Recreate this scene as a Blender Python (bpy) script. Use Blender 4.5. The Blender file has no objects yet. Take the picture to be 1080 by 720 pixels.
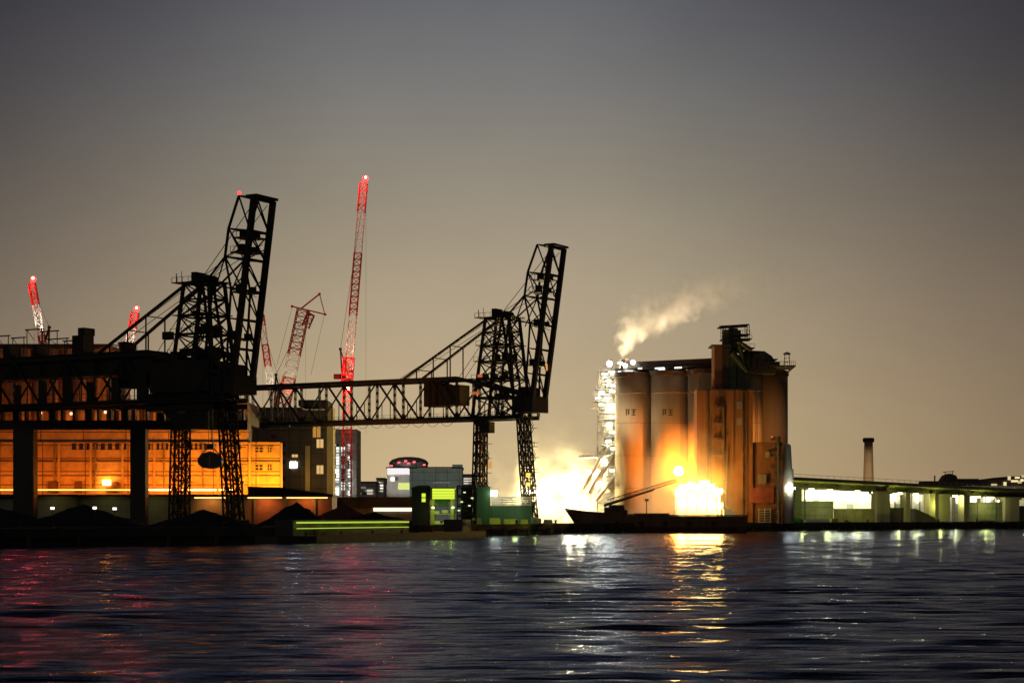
import bpy, math, random
import numpy as np
from mathutils import Vector, Matrix, noise as mnoise

random.seed(7)
SC = bpy.context.scene
COL = SC.collection
F = 2015.0          # focal length in pixels of the 1080 wide photograph
HORIZON = 545.0
EYE = 4.0
GROUND = 2.2
V = Vector

def P(px, py, d):
    return V(((px - 540.0) / F * d, d, EYE + (HORIZON - py) / F * d))
def X(px, d): return (px - 540.0) / F * d
def Z(py, d): return EYE + (HORIZON - py) / F * d

# ------------------------------------------------------------------ materials
def new_mat(name):
    m = bpy.data.materials.new(name); m.use_nodes = True
    nt = m.node_tree
    return m, nt, nt.nodes['Principled BSDF']

def paint(name, col, rough=0.6, var=0.35, scale=0.6, metal=0.0, streak=False, dirt=None, bump=0.0):
    """base colour broken up by two noises; optional vertical rain streaks"""
    m, nt, b = new_mat(name)
    N, L = nt.nodes, nt.links
    tc = N.new('ShaderNodeTexCoord')
    mp = N.new('ShaderNodeMapping')
    mp.inputs['Scale'].default_value = (scale, scale, scale * (0.08 if streak else 1.0))
    L.new(tc.outputs['Object'], mp.inputs['Vector'])
    n1 = N.new('ShaderNodeTexNoise'); n1.inputs['Scale'].default_value = 1.0; n1.inputs['Detail'].default_value = 6
    n1.inputs['Roughness'].default_value = 0.65
    L.new(mp.outputs['Vector'], n1.inputs['Vector'])
    r = N.new('ShaderNodeValToRGB')
    d = dirt or tuple(c * (1 - var) for c in col)
    r.color_ramp.elements[0].position = 0.32; r.color_ramp.elements[0].color = (*d, 1)
    r.color_ramp.elements[1].position = 0.66; r.color_ramp.elements[1].color = (*[min(1, c * (1 + var * .5)) for c in col], 1)
    L.new(n1.outputs['Fac'], r.inputs['Fac'])
    L.new(r.outputs['Color'], b.inputs['Base Color'])
    b.inputs['Roughness'].default_value = rough
    b.inputs['Metallic'].default_value = metal
    if bump:
        n2 = N.new('ShaderNodeTexNoise'); n2.inputs['Scale'].default_value = 3.0; n2.inputs['Detail'].default_value = 8
        L.new(tc.outputs['Object'], n2.inputs['Vector'])
        bp = N.new('ShaderNodeBump'); bp.inputs['Strength'].default_value = bump; bp.inputs['Distance'].default_value = 0.3
        L.new(n2.outputs['Fac'], bp.inputs['Height']); L.new(bp.outputs['Normal'], b.inputs['Normal'])
    return m

def panelled(name, col, joint, bw, bh, mortar=0.06, rough=0.7, var=0.3):
    """wall cladding: large panels with dark joints, on the XZ plane of the object"""
    m, nt, b = new_mat(name)
    N, L = nt.nodes, nt.links
    tc = N.new('ShaderNodeTexCoord')
    sp = N.new('ShaderNodeSeparateXYZ'); L.new(tc.outputs['Object'], sp.inputs[0])
    ad = N.new('ShaderNodeMath'); ad.operation = 'ADD'
    L.new(sp.outputs['X'], ad.inputs[0]); L.new(sp.outputs['Y'], ad.inputs[1])
    cb = N.new('ShaderNodeCombineXYZ'); L.new(ad.outputs[0], cb.inputs[0]); L.new(sp.outputs['Z'], cb.inputs[1])
    br = N.new('ShaderNodeTexBrick'); br.offset = 0.0
    br.inputs['Scale'].default_value = 1.0
    br.inputs['Brick Width'].default_value = bw; br.inputs['Row Height'].default_value = bh
    br.inputs['Mortar Size'].default_value = mortar
    br.inputs['Color1'].default_value = (*col, 1)
    br.inputs['Color2'].default_value = (*[c * .82 for c in col], 1)
    br.inputs['Mortar'].default_value = (*joint, 1)
    L.new(cb.outputs[0], br.inputs['Vector'])
    n1 = N.new('ShaderNodeTexNoise'); n1.inputs['Scale'].default_value = .35; n1.inputs['Detail'].default_value = 8
    n1.inputs['Roughness'].default_value = 0.7
    L.new(tc.outputs['Object'], n1.inputs['Vector'])
    rp = N.new('ShaderNodeValToRGB')
    rp.color_ramp.elements[0].position = .3; rp.color_ramp.elements[0].color = (1 - var,) * 3 + (1,)
    rp.color_ramp.elements[1].position = .62; rp.color_ramp.elements[1].color = (1, 1, 1, 1)
    L.new(n1.outputs['Fac'], rp.inputs['Fac'])
    mx = N.new('ShaderNodeMix'); mx.data_type = 'RGBA'; mx.blend_type = 'MULTIPLY'; mx.inputs[0].default_value = 1
    L.new(br.outputs['Color'], mx.inputs[6]); L.new(rp.outputs['Color'], mx.inputs[7])
    L.new(mx.outputs[2], b.inputs['Base Color'])
    b.inputs['Roughness'].default_value = rough
    return m

def glow(name, col, strength):
    m = bpy.data.materials.new(name); m.use_nodes = True
    nt = m.node_tree
    nt.nodes.remove(nt.nodes['Principled BSDF'])
    e = nt.nodes.new('ShaderNodeEmission'); e.inputs['Color'].default_value = (*col, 1); e.inputs['Strength'].default_value = strength
    nt.links.new(e.outputs[0], nt.nodes['Material Output'].inputs['Surface'])
    return m

def lit_rooms(name, col, strength, cell=1.2):
    """lit windows: room to room brightness differs"""
    m = bpy.data.materials.new(name); m.use_nodes = True
    nt = m.node_tree; N, L = nt.nodes, nt.links
    N.remove(N['Principled BSDF'])
    tc = N.new('ShaderNodeTexCoord')
    sc = N.new('ShaderNodeVectorMath'); sc.operation = 'SCALE'; sc.inputs['Scale'].default_value = 1.0 / cell
    L.new(tc.outputs['Object'], sc.inputs[0])
    fl = N.new('ShaderNodeVectorMath'); fl.operation = 'FLOOR'; L.new(sc.outputs[0], fl.inputs[0])
    wn = N.new('ShaderNodeTexWhiteNoise'); L.new(fl.outputs[0], wn.inputs['Vector'])
    pw = N.new('ShaderNodeMath'); pw.operation = 'POWER'; pw.inputs[1].default_value = 2.2; L.new(wn.outputs['Value'], pw.inputs[0])
    ml = N.new('ShaderNodeMath'); ml.operation = 'MULTIPLY'; ml.inputs[1].default_value = strength; L.new(pw.outputs[0], ml.inputs[0])
    e = N.new('ShaderNodeEmission'); e.inputs['Color'].default_value = (*col, 1); L.new(ml.outputs[0], e.inputs['Strength'])
    L.new(e.outputs[0], N['Material Output'].inputs['Surface'])
    return m

M = dict(
    crane=paint('crane_black_paint', (.013, .013, .015), .6, .5, .4, .0, streak=True),
    crane_green=paint('crane_house_paint', (.014, .018, .016), .6, .4, .5),
    rust=paint('rusty_steel', (.10, .05, .03), .8, .5, .7),
    red=paint('crane_red_paint', (.55, .03, .025), .45, .35, .5),
    white=paint('crane_white_paint', (.80, .78, .70), .45, .25, .5),
    concrete=paint('silo_concrete', (.42, .335, .225), .85, .11, .8, streak=True, bump=.2),
    concrete_d=paint('dark_concrete', (.20, .17, .14), .85, .4, .5, streak=True, bump=.15),
    roofdark=paint('dark_roof_sheet', (.045, .035, .030), .7, .4, .5),
    ochre=paint('rust_brown_cladding', (.19, .072, .020), .7, .4, .5, streak=True),
    greenhouse=paint('dark_green_steel', (.045, .062, .035), .6, .5, .6),
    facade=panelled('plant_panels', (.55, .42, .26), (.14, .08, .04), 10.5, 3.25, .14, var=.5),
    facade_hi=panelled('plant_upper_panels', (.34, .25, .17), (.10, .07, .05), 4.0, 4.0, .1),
    lowwall=panelled('low_wall_blocks', (.26, .25, .17), (.14, .13, .09), 3.0, 1.5, .03),
    lowwall_red=panelled('red_brick_wall', (.36, .16, .10), (.2, .12, .09), 1.6, .5, .03),
    tower_d=panelled('dark_office_panels', (.12, .09, .07), (.05, .04, .03), 3.2, 3.4, .12),
    pale=panelled('pale_tower_panels', (.42, .44, .42), (.16, .17, .17), 2.4, 3.2, .1),
    grey=panelled('grey_block_panels', (.34, .40, .38), (.08, .09, .09), 5.0, 3.5, .1),
    pink=panelled('far_block_panels', (.62, .56, .52), (.2, .18, .17), 3, 3, .1),
    yellowwall=paint('yellow_render', (.55, .45, .22), .7, .3, .4, streak=True),
    coal=paint('coal_heap', (.018, .017, .017), .95, .5, 1.2, bump=.8),
    sand=paint('brown_ore_heap', (.12, .05, .03), .95, .4, 1.0, bump=.8),
    quay=paint('quay_concrete', (.055, .052, .046), .9, .5, .3, bump=.3),
    ground=paint('yard_asphalt', (.045, .043, .040), .95, .4, .15, bump=.2),
    hull=paint('black_hull', (.020, .019, .018), .5, .5, .4, streak=True),
    hull_brown=paint('brown_hull', (.13, .060, .030), .6, .5, .4, streak=True),
    green=paint('green_steel', (.045, .13, .06), .55, .35, .5, streak=True),
    lime=paint('lime_painted_steel', (.45, .48, .12), .5, .3, .8),
    galv=paint('galvanised_steel', (.50, .50, .46), .4, .3, .8, metal=.3),
    pipe=paint('pale_pipe_steel', (.55, .55, .50), .45, .25, .6, streak=True),
    bridge=paint('bridge_concrete', (.30, .29, .20), .85, .35, .4, streak=True, bump=.15),
    bridge_d=paint('bridge_girder', (.10, .10, .055), .7, .35, .4),
    glass=paint('dark_glass', (.03, .03, .03), .15, .2, 1.0),
    mark=paint('faded_black_mark', (.05, .035, .025), .8, .4, 1.5),
    rubber=paint('black_rubber', (.02, .02, .02), .8, .2, 2.0),
    rope=paint('steel_rope', (.05, .05, .05), .5, .2, 2.0),
    wall_white=paint('white_wall', (.75, .74, .66), .7, .2, .4, streak=True),
    yellow=paint('yellow_paint', (.6, .45, .06), .5, .25, .8),
    greenbox=paint('bright_green_paint', (.12, .5, .06), .5, .25, .8),
    chim=paint('chimney_brick', (.30, .20, .12), .85, .35, .4, streak=True),
    g_orange=glow('sodium_lamp', (1, .33, .035), 60),
    g_strip=glow('sodium_strip', (1, .50, .12), 14),
    g_big=glow('sodium_flood', (1, .30, .016), 320),
    g_white=glow('white_lamp', (1, .95, .75), 40),
    g_soft=glow('white_tube', (1, .93, .70), 9),
    g_red=glow('red_beacon', (1, .012, .010), 12), g_core=glow('beacon_core', (1, .30, .22), 60),
    g_green=glow('green_tube', (.72, 1, .10), .62),
    g_lime=glow('lime_backlit_panel', (.75, .95, .06), 1.0),
    g_warm=glow('warm_window', (1, .62, .22), .75),
    g_bridge=glow('bridge_tube', (1, .93, .45), 11),
    rooms=lit_rooms('lit_office_windows', (.95, 1, .88), 2.6, 1.6),
    rooms_w=lit_rooms('lit_warm_windows', (1, .72, .35), 1.3, 2.0),
    rooms_far=lit_rooms('lit_far_windows', (1, .92, .75), 2.2, 3.0),
)

# ------------------------------------------------------------------ mesh building
class MB:
    def __init__(s): s.v = []; s.f = []; s.smooth = False
    def add(s, vs, fs):
        b = len(s.v); s.v += [tuple(x) for x in vs]; s.f += [tuple(b + i for i in f) for f in fs]; return s
    def box(s, c, size, rz=0.0, taper=1.0):
        x, y, z = [k / 2 for k in size]; c = V(c); vs = []
        ca, sa = math.cos(rz), math.sin(rz)
        for dz, k in ((-z, 1), (z, taper)):
            for dx, dy in ((-x, -y), (x, -y), (x, y), (-x, y)):
                dx2, dy2 = dx * k, dy * k
                vs.append(c + V((dx2 * ca - dy2 * sa, dx2 * sa + dy2 * ca, dz)))
        return s.add(vs, [(3, 2, 1, 0), (4, 5, 6, 7), (0, 1, 5, 4), (1, 2, 6, 5), (2, 3, 7, 6), (3, 0, 4, 7)])
    def span(s, a, b):
        a, b = V(a), V(b)
        return s.box((a + b) / 2, [abs(b[i] - a[i]) for i in range(3)])
    def tube(s, p, q, r0, r1=None, n=4):
        p, q = V(p), V(q); r1 = r0 if r1 is None else r1
        d = q - p
        if d.length < 1e-5: return s
        d.normalize()
        up = V((0, 0, 1)) if abs(d.z) < .95 else V((0, 1, 0))
        a = d.cross(up).normalized(); b = a.cross(d)
        off = math.pi / n
        vs = []
        for c, r in ((p, r0), (q, r1)):
            for i in range(n):
                t = 2 * math.pi * i / n + off
                vs.append(c + a * (math.cos(t) * r) + b * (math.sin(t) * r))
        fs = [(i, (i + 1) % n, n + (i + 1) % n, n + i) for i in range(n)]
        fs += [tuple(range(n))[::-1], tuple(range(n, 2 * n))]
        return s.add(vs, fs)
    def beam(s, p, q, w): return s.tube(p, q, w * .7071, None, 4)
    def path(s, pts, w, n=4):
        for a, b in zip(pts, pts[1:]): s.tube(a, b, w * .7071, None, n)
        return s
    def lathe(s, prof, c, n=32, cap=True):
        c = V(c); vs = []; k = len(prof)
        for r, z in prof:
            for i in range(n):
                t = 2 * math.pi * i / n
                vs.append(c + V((math.cos(t) * r, math.sin(t) * r, z)))
        fs = []
        for j in range(k - 1):
            for i in range(n):
                fs.append((j * n + i, j * n + (i + 1) % n, (j + 1) * n + (i + 1) % n, (j + 1) * n + i))
        if cap: fs += [tuple(range(n))[::-1], tuple(range((k - 1) * n, k * n))]
        return s.add(vs, fs)
    def prism(s, poly, y0, y1):
        """poly in (x,z), extruded along y"""
        n = len(poly)
        vs = [V((x, y0, z)) for x, z in poly] + [V((x, y1, z)) for x, z in poly]
        fs = [tuple(range(n)), tuple(range(n, 2 * n))[::-1]] + [((i + 1) % n, i, n + i, n + (i + 1) % n) for i in range(n)]
        return s.add(vs, fs)
    def slab(s, poly, z0, z1):
        n = len(poly)
        vs = [V((x, y, z0)) for x, y in poly] + [V((x, y, z1)) for x, y in poly]
        fs = [tuple(range(n))[::-1], tuple(range(n, 2 * n))] + [(i, (i + 1) % n, n + (i + 1) % n, n + i) for i in range(n)]
        return s.add(vs, fs)
    def ball(s, c, r, n=10, sq=1.0):
        prof = [(r * math.sin(math.pi * j / 6), -r * sq * math.cos(math.pi * j / 6)) for j in range(7)]
        prof[0] = (r * .02, prof[0][1]); prof[-1] = (r * .02, prof[-1][1])
        return s.lathe(prof, c, n)
    def lattice(s, p, q, w0, w1, n, rc, rb):
        """four-chord lattice mast between p and q"""
        p, q = V(p), V(q); d = (q - p).normalized()
        up = V((0, 1, 0)) if abs(d.y) < .9 else V((1, 0, 0))
        a = d.cross(up).normalized(); b = a.cross(d).normalized()
        def corner(t, k):
            w = (w0 + (w1 - w0) * t) / 2
            sx, sy = ((-1, -1), (1, -1), (1, 1), (-1, 1))[k % 4]
            return p.lerp(q, t) + a * (w * sx) + b * (w * sy)
        for k in range(4): s.tube(corner(0, k), corner(1, k), rc)
        for i in range(n):
            t0, t1 = i / n, (i + 1) / n
            for k in range(4):
                if (i + k) % 2: s.tube(corner(t0, k), corner(t1, k + 1), rb)
                else: s.tube(corner(t0, k + 1), corner(t1, k), rb)
                s.tube(corner(t1, k), corner(t1, k + 1), rb)
        return s
    def build(s, name, mat, parent=None, loc=None, smooth=False):
        """links the collected shapes as one mesh object; coordinates are relative to the thing's origin"""
        org = V((0, 0, 0))
        if parent is not None:
            org = ORG[parent.name]
        elif loc is not None:
            org = V(loc)
        me = bpy.data.meshes.new(name)
        me.from_pydata([tuple(V(v) - org) for v in s.v], [], s.f)
        me.update()
        import bmesh
        bm = bmesh.new(); bm.from_mesh(me); bmesh.ops.recalc_face_normals(bm, faces=bm.faces); bm.to_mesh(me); bm.free()
        if mat is not None: me.materials.append(mat)
        if smooth:
            for p in me.polygons: p.use_smooth = True
        o = bpy.data.objects.new(name, me); COL.objects.link(o)
        if parent is not None: o.parent = parent
        else: o.location = org
        ORG[o.name] = org
        return o

ORG = {}
def tag(o, label, cat, group=None):
    o['label'] = label; o['category'] = cat
    if group: o['group'] = group
    return o
def thing(name, label, cat, loc, group=None, local=False):
    o = bpy.data.objects.new(name, None); COL.objects.link(o); o.location = loc
    o.empty_display_size = 1
    ORG[o.name] = V((0, 0, 0)) if local else V(loc)
    return tag(o, label, cat, group)
def struct(o): o['kind'] = 'structure'; return o
def stuff(o): o['kind'] = 'stuff'; return o
def copy_tree(o, parent=None):
    c = o.copy(); COL.objects.link(c); ORG[c.name] = ORG.get(o.name, V((0, 0, 0)))
    if parent is not None: c.parent = parent
    for ch in o.children: copy_tree(ch, c)
    return c

def lamp(kind, loc, col, power, parent=None, size=.3, target=None, spot=120, name='lamp_light', sx=None, sy=None):
    l = bpy.data.lights.new(name, kind); l.color = col; l.energy = power
    if kind == 'SPOT': l.spot_size = math.radians(spot); l.spot_blend = .6; l.shadow_soft_size = size
    elif kind == 'POINT': l.shadow_soft_size = size
    elif kind == 'AREA':
        l.shape = 'RECTANGLE'; l.size = sx; l.size_y = sy
    o = bpy.data.objects.new(name, l); COL.objects.link(o)
    loc = V(loc)
    if target is not None:
        o.rotation_euler = (V(target) - loc).to_track_quat('-Z', 'Y').to_euler()
    if parent is not None:
        o.parent = parent; o.location = loc - ORG[parent.name]
    else: o.location = loc
    return o

ORANGE = (1.0, .30, .03)
SODIUM = (1.0, .36, .045)
WARMW = (1.0, .66, .22)
REDL = (1.0, .04, .03)
LIME = (.72, 1.0, .12)

# ================================================================== WORLD
def build_world():
    w = bpy.data.worlds.new('World'); SC.world = w; w.use_nodes = True
    nt = w.node_tree; N, L = nt.nodes, nt.links
    bg = N['Background']; out = N['World Output']
    tc = N.new('ShaderNodeTexCoord')
    sp = N.new('ShaderNodeSeparateXYZ'); L.new(tc.outputs['Generated'], sp.inputs[0])
    # slow unevenness of the overcast
    nz = N.new('ShaderNodeTexNoise'); nz.inputs['Scale'].default_value = 3.0; nz.inputs['Detail'].default_value = 5
    L.new(tc.outputs['Generated'], nz.inputs['Vector'])
    k = mth(N, L, 'MULTIPLY_ADD', nz.outputs['Fac'], .05, -.025)
    za = mth(N, L, 'ADD', sp.outputs['Z'], k)
    r = N.new('ShaderNodeValToRGB'); cr = r.color_ramp
    stops = [(0.0, (.62, .465, .25)), (.04, (.57, .435, .245)), (.103, (.455, .368, .245)), (.165, (.305, .272, .210)),
             (.216, (.205, .203, .196)), (.257, (.142, .147, .164)), (.34, (.040, .045, .064)), (1.0, (.010, .012, .022))]
    while len(cr.elements) < len(stops): cr.elements.new(.5)
    for e, (p, c) in zip(cr.elements, stops): e.position = p; e.color = (*c, 1)
    L.new(za, r.inputs['Fac'])
    # town glow and lens vignette put into sky colour, fading sideways and behind viewer
    x2 = mth(N, L, 'POWER', mth(N, L, 'ABSOLUTE', mth(N, L, 'MULTIPLY_ADD', sp.outputs['X'], 1 / .27, .04)), 2.0)
    wz = mth(N, L, 'MULTIPLY_ADD', mth(N, L, 'POWER', mth(N, L, 'MAXIMUM', sp.outputs['Z'], 0.0), 2.0), 15.0, .87)
    g = mth(N, L, 'EXPONENT', mth(N, L, 'MULTIPLY', mth(N, L, 'MULTIPLY', x2, wz), -1.0))
    fr = mth(N, L, 'MULTIPLY_ADD', sp.outputs['Y'], .5, .5, True)
    g2 = mth(N, L, 'MULTIPLY_ADD', mth(N, L, 'MULTIPLY', g, mth(N, L, 'POWER', fr, 2.0)), .86, .14)
    # thin cloud lit from the town below
    mc = N.new('ShaderNodeMapping'); mc.inputs['Scale'].default_value = (6, 6, 9); L.new(tc.outputs['Generated'], mc.inputs[0])
    nc = N.new('ShaderNodeTexNoise'); nc.inputs['Scale'].default_value = 1.6; nc.inputs['Detail'].default_value = 7; nc.inputs['Roughness'].default_value = .55
    L.new(mc.outputs[0], nc.inputs['Vector'])
    g2 = mth(N, L, 'MULTIPLY', g2, mth(N, L, 'MULTIPLY_ADD', nc.outputs['Fac'], .20, .90))
    m2 = N.new('ShaderNodeMix'); m2.data_type = 'RGBA'; m2.blend_type = 'MULTIPLY'; m2.inputs[0].default_value = 1
    L.new(r.outputs['Color'], m2.inputs[6]); L.new(g2, m2.inputs[7])
    mt = N.new('ShaderNodeMix'); mt.data_type = 'RGBA'; mt.inputs[6].default_value = (1.0, .905, 1.0, 1); mt.inputs[7].default_value = (1, .985, .985, 1)
    L.new(mth(N, L, 'MINIMUM', mth(N, L, 'MULTIPLY', g, 1.25), 1.0), mt.inputs[0])
    m3 = N.new('ShaderNodeMix'); m3.data_type = 'RGBA'; m3.blend_type = 'MULTIPLY'; m3.inputs[0].default_value = 1
    L.new(m2.outputs[2], m3.inputs[6]); L.new(mt.outputs[2], m3.inputs[7])
    L.new(m3.outputs[2], bg.inputs['Color']); bg.inputs['Strength'].default_value = 1.0
    # last trace of dusk
    sky = N.new('ShaderNodeTexSky'); sky.sky_type = 'NISHITA'; sky.sun_disc = False
    sky.sun_elevation = math.radians(-4); sky.sun_rotation = math.radians(200)
    bg2 = N.new('ShaderNodeBackground'); bg2.inputs['Strength'].default_value = .05
    L.new(sky.outputs[0], bg2.inputs['Color'])
    ad = N.new('ShaderNodeAddShader'); L.new(bg.outputs[0], ad.inputs[0]); L.new(bg2.outputs[0], ad.inputs[1])
    L.new(ad.outputs[0], out.inputs['Surface'])
    # very weak, very soft glow of the night sky from behind the viewer
    s = bpy.data.lights.new('sky_glow_sun', 'SUN'); s.energy = .10; s.angle = math.radians(25); s.color = (1, .88, .72)
    so = bpy.data.objects.new('sky_glow_sun', s); COL.objects.link(so)
    so.rotation_euler = V((.35, 1.0, -.45)).to_track_quat('-Z', 'Y').to_euler()

def build_camera():
    c = bpy.data.cameras.new('camera'); o = bpy.data.objects.new('camera', c); COL.objects.link(o)
    o.location = (0, 0, EYE); o.rotation_euler = (math.radians(90), 0, 0)
    c.sensor_width = 36; c.lens = F / 1080 * 36; c.shift_y = (HORIZON - 360) / 1080
    c.clip_start = .5; c.clip_end = 8000
    SC.camera = o

# ================================================================== SETTING
QUAY_PX = [(-420, 592), (-160, 584), (0, 577), (150, 574.5), (330, 572), (480, 566), (600, 562.3), (840, 559.6), (1080, 557.2), (1300, 555.4), (1900, 553)]
def wl(px):
    """distance of the quay front at a picture column"""
    for (a, ya), (b, yb) in zip(QUAY_PX, QUAY_PX[1:]):
        if a <= px <= b:
            y = ya + (yb - ya) * (px - a) / (b - a)
            return EYE * F / (y - HORIZON)
def build_setting():
    pts = []
    for px, py in QUAY_PX:
        d = EYE * F / (py - HORIZON)
        pts.append((X(px, d), d))
    poly = pts + [(4000, pts[-1][1] + 200), (4000, 6000), (-4000, 6000), (-4000, pts[0][1])]
    m = MB(); m.slab(poly, -3, GROUND)
    struct(m.build('ground', M['ground']))
    # quay edge: capping beam and fender line
    q = MB()
    for (x0, y0), (x1, y1) in zip(pts, pts[1:]):
        d = V((x1 - x0, y1 - y0, 0)); n = V((d.y, -d.x, 0)).normalized()
        a = V((x0, y0, 0)); b = V((x1, y1, 0))
        vs = [a + n * .35, b + n * .35, b - n * 1.2, a - n * 1.2]
        q.slab([(v.x, v.y) for v in vs], 1.2, GROUND + .28)
        L = d.length
        for k in range(int(L / 9)):
            c = a + d * ((k + .5) * 9 / L) + n * .45
            q.box((c.x, c.y, .6), (.5, .5, 1.9), math.atan2(d.y, d.x))
    struct(q.build('quay', M['quay']))
    # water: one sheet, real waves where the camera sees them
    rng = np.random.default_rng(3)
    ys = [26.0]
    while ys[-1] < 640: ys.append(ys[-1] + .20 + .0028 * ys[-1])
    ys = np.array(ys); nc = 250
    t = np.linspace(-1, 1, nc)
    Y = np.repeat(ys[:, None], nc, 1); XX = t[None, :] * (ys[:, None] * .31 + 12)
    H = np.zeros_like(Y)
    for i in range(80):
        lam = 0.5 * (4.0 / .5) ** rng.random()
        ang = rng.normal(0, .24)
        kx, ky = math.sin(ang) * 2 * math.pi / lam, math.cos(ang) * 2 * math.pi / lam
        amp = .043 * lam / (2 * math.pi)
        ph = rng.random() * 6.28
        # wave groups
        gx, gy = rng.normal(0, .03), rng.normal(0, .05)
        env = .65 + .35 * np.sin(gx * XX + gy * Y + rng.random() * 6.28)
        fade = np.clip((lam / (2.6 * (.20 + .0028 * Y)) - .6), 0, 1)
        w = np.sin(kx * XX + ky * Y + ph)
        H += amp * env * fade * (w + .25 * np.cos(2 * (kx * XX + ky * Y + ph)))
    rows, cols = Y.shape
    # rim out to the horizon
    ys2 = np.concatenate([[-400.0], ys, [900.0, 7000.0]])
    XL = np.concatenate([XX[:1], XX, XX[-1:], XX[-1:]]); HL = np.concatenate([H[:1] * 0, H, H[-1:] * 0, H[-1:] * 0])
    R = len(ys2)
    Xf = np.concatenate([np.full((R, 1), -5000.0), XL, np.full((R, 1), 5000.0)], 1)
    Hf = np.concatenate([np.zeros((R, 1)), HL, np.zeros((R, 1))], 1)
    C = cols + 2
    Yf = np.repeat(ys2[:, None], C, 1)
    verts = np.stack([Xf, Yf, Hf], -1).reshape(-1, 3)
    idx = np.arange(R * C).reshape(R, C)
    faces = np.stack([idx[:-1, :-1], idx[:-1, 1:], idx[1:, 1:], idx[1:, :-1]], -1).reshape(-1, 4)
    me = bpy.data.meshes.new('water'); me.from_pydata(verts.tolist(), [], faces.tolist()); me.update()
    for p in me.polygons: p.use_smooth = True
    wm, nt, b = new_mat('harbour_water'); N, L = nt.nodes, nt.links
    tc = N.new('ShaderNodeTexCoord')
    mp = N.new('ShaderNodeMapping'); mp.inputs['Scale'].default_value = (.42, 2.0, 1); L.new(tc.outputs['Object'], mp.inputs[0])
    n1 = N.new('ShaderNodeTexNoise'); n1.inputs['Scale'].default_value = 1.0; n1.inputs['Detail'].default_value = 7; n1.inputs['Roughness'].default_value = .62
    L.new(mp.outputs[0], n1.inputs['Vector'])
    bp = N.new('ShaderNodeBump'); bp.inputs['Strength'].default_value = .75; bp.inputs['Distance'].default_value = .20
    L.new(n1.outputs['Fac'], bp.inputs['Height'])
    # wind lanes: long low undulation that breaks the far reflections into dashes
    mp2 = N.new('ShaderNodeMapping'); mp2.inputs['Scale'].default_value = (.020, .085, 1); L.new(tc.outputs['Object'], mp2.inputs[0])
    n2 = N.new('ShaderNodeTexNoise'); n2.inputs['Scale'].default_value = 1.0; n2.inputs['Detail'].default_value = 4; n2.inputs['Roughness'].default_value = .7
    L.new(mp2.outputs[0], n2.inputs['Vector'])
    bp2 = N.new('ShaderNodeBump'); bp2.inputs['Strength'].default_value = 1.0; bp2.inputs['Distance'].default_value = 1.0
    L.new(n2.outputs['Fac'], bp2.inputs['Height']); L.new(bp2.outputs[0], bp.inputs['Normal'])
    N.remove(b)
    df = N.new('ShaderNodeBsdfDiffuse'); df.inputs['Color'].default_value = (.006, .008, .014, 1)
    gl = N.new('ShaderNodeBsdfGlossy'); gl.inputs['Color'].default_value = (.58, .67, .95, 1); gl.inputs['Roughness'].default_value = .115
    fz = N.new('ShaderNodeFresnel'); fz.inputs['IOR'].default_value = 1.33
    mxs = N.new('ShaderNodeMixShader')
    for nd in (df, gl, fz): L.new(bp.outputs[0], nd.inputs['Normal'])
    L.new(fz.outputs[0], mxs.inputs[0]); L.new(df.outputs[0], mxs.inputs[1]); L.new(gl.outputs[0], mxs.inputs[2])
    L.new(mxs.outputs[0], N['Material Output'].inputs['Surface'])
    me.materials.append(wm)
    o = bpy.data.objects.new('water', me); COL.objects.link(o); struct(o)

def heap(name, label, px, d, w_px, top_y, mat, seed, skew=0.0, depth=None):
    """loose bulk heap: irregular cone"""
    w = w_px / F * d; h = Z(top_y, d) - GROUND
    dep = depth or w * .55
    n, k = 56, 14
    m = MB(); vs = []; fs = []
    for j in range(k + 1):
        r = j / k
        for i in range(n):
            t = 2 * math.pi * i / n
            rr = r * (1 + .16 * mnoise.noise(V((math.cos(t) * 1.6 + seed, math.sin(t) * 1.6, seed))))
            x, y = math.cos(t) * rr * w / 2 + skew * w * (1 - r), math.sin(t) * rr * dep / 2
            z = h * (1 - r) ** .92 if r < .9 else h * (1 - r) * .7
            z = h * max(0, (1 - r)) * (1 - .10 * math.sin(3 * r)) + (h * .16 * mnoise.noise(V((x * .25 + seed, y * .25, 3))) + .35 * mnoise.noise(V((x * .9, y * .9, seed)))) * (1 - r * r)
            vs.append(V((X(px, d) + x, d + y, GROUND + max(0.0, z) - (.25 if j == k else 0))))
    for j in range(k):
        for i in range(n):
            fs.append((j * n + i, j * n + (i + 1) % n, (j + 1) * n + (i + 1) % n, (j + 1) * n + i))
    m.add(vs, fs)
    return tag(m.build(name, mat, loc=(X(px, d), d, GROUND)), label, 'stockpile', 'bulk heaps on the quay yard')

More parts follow.
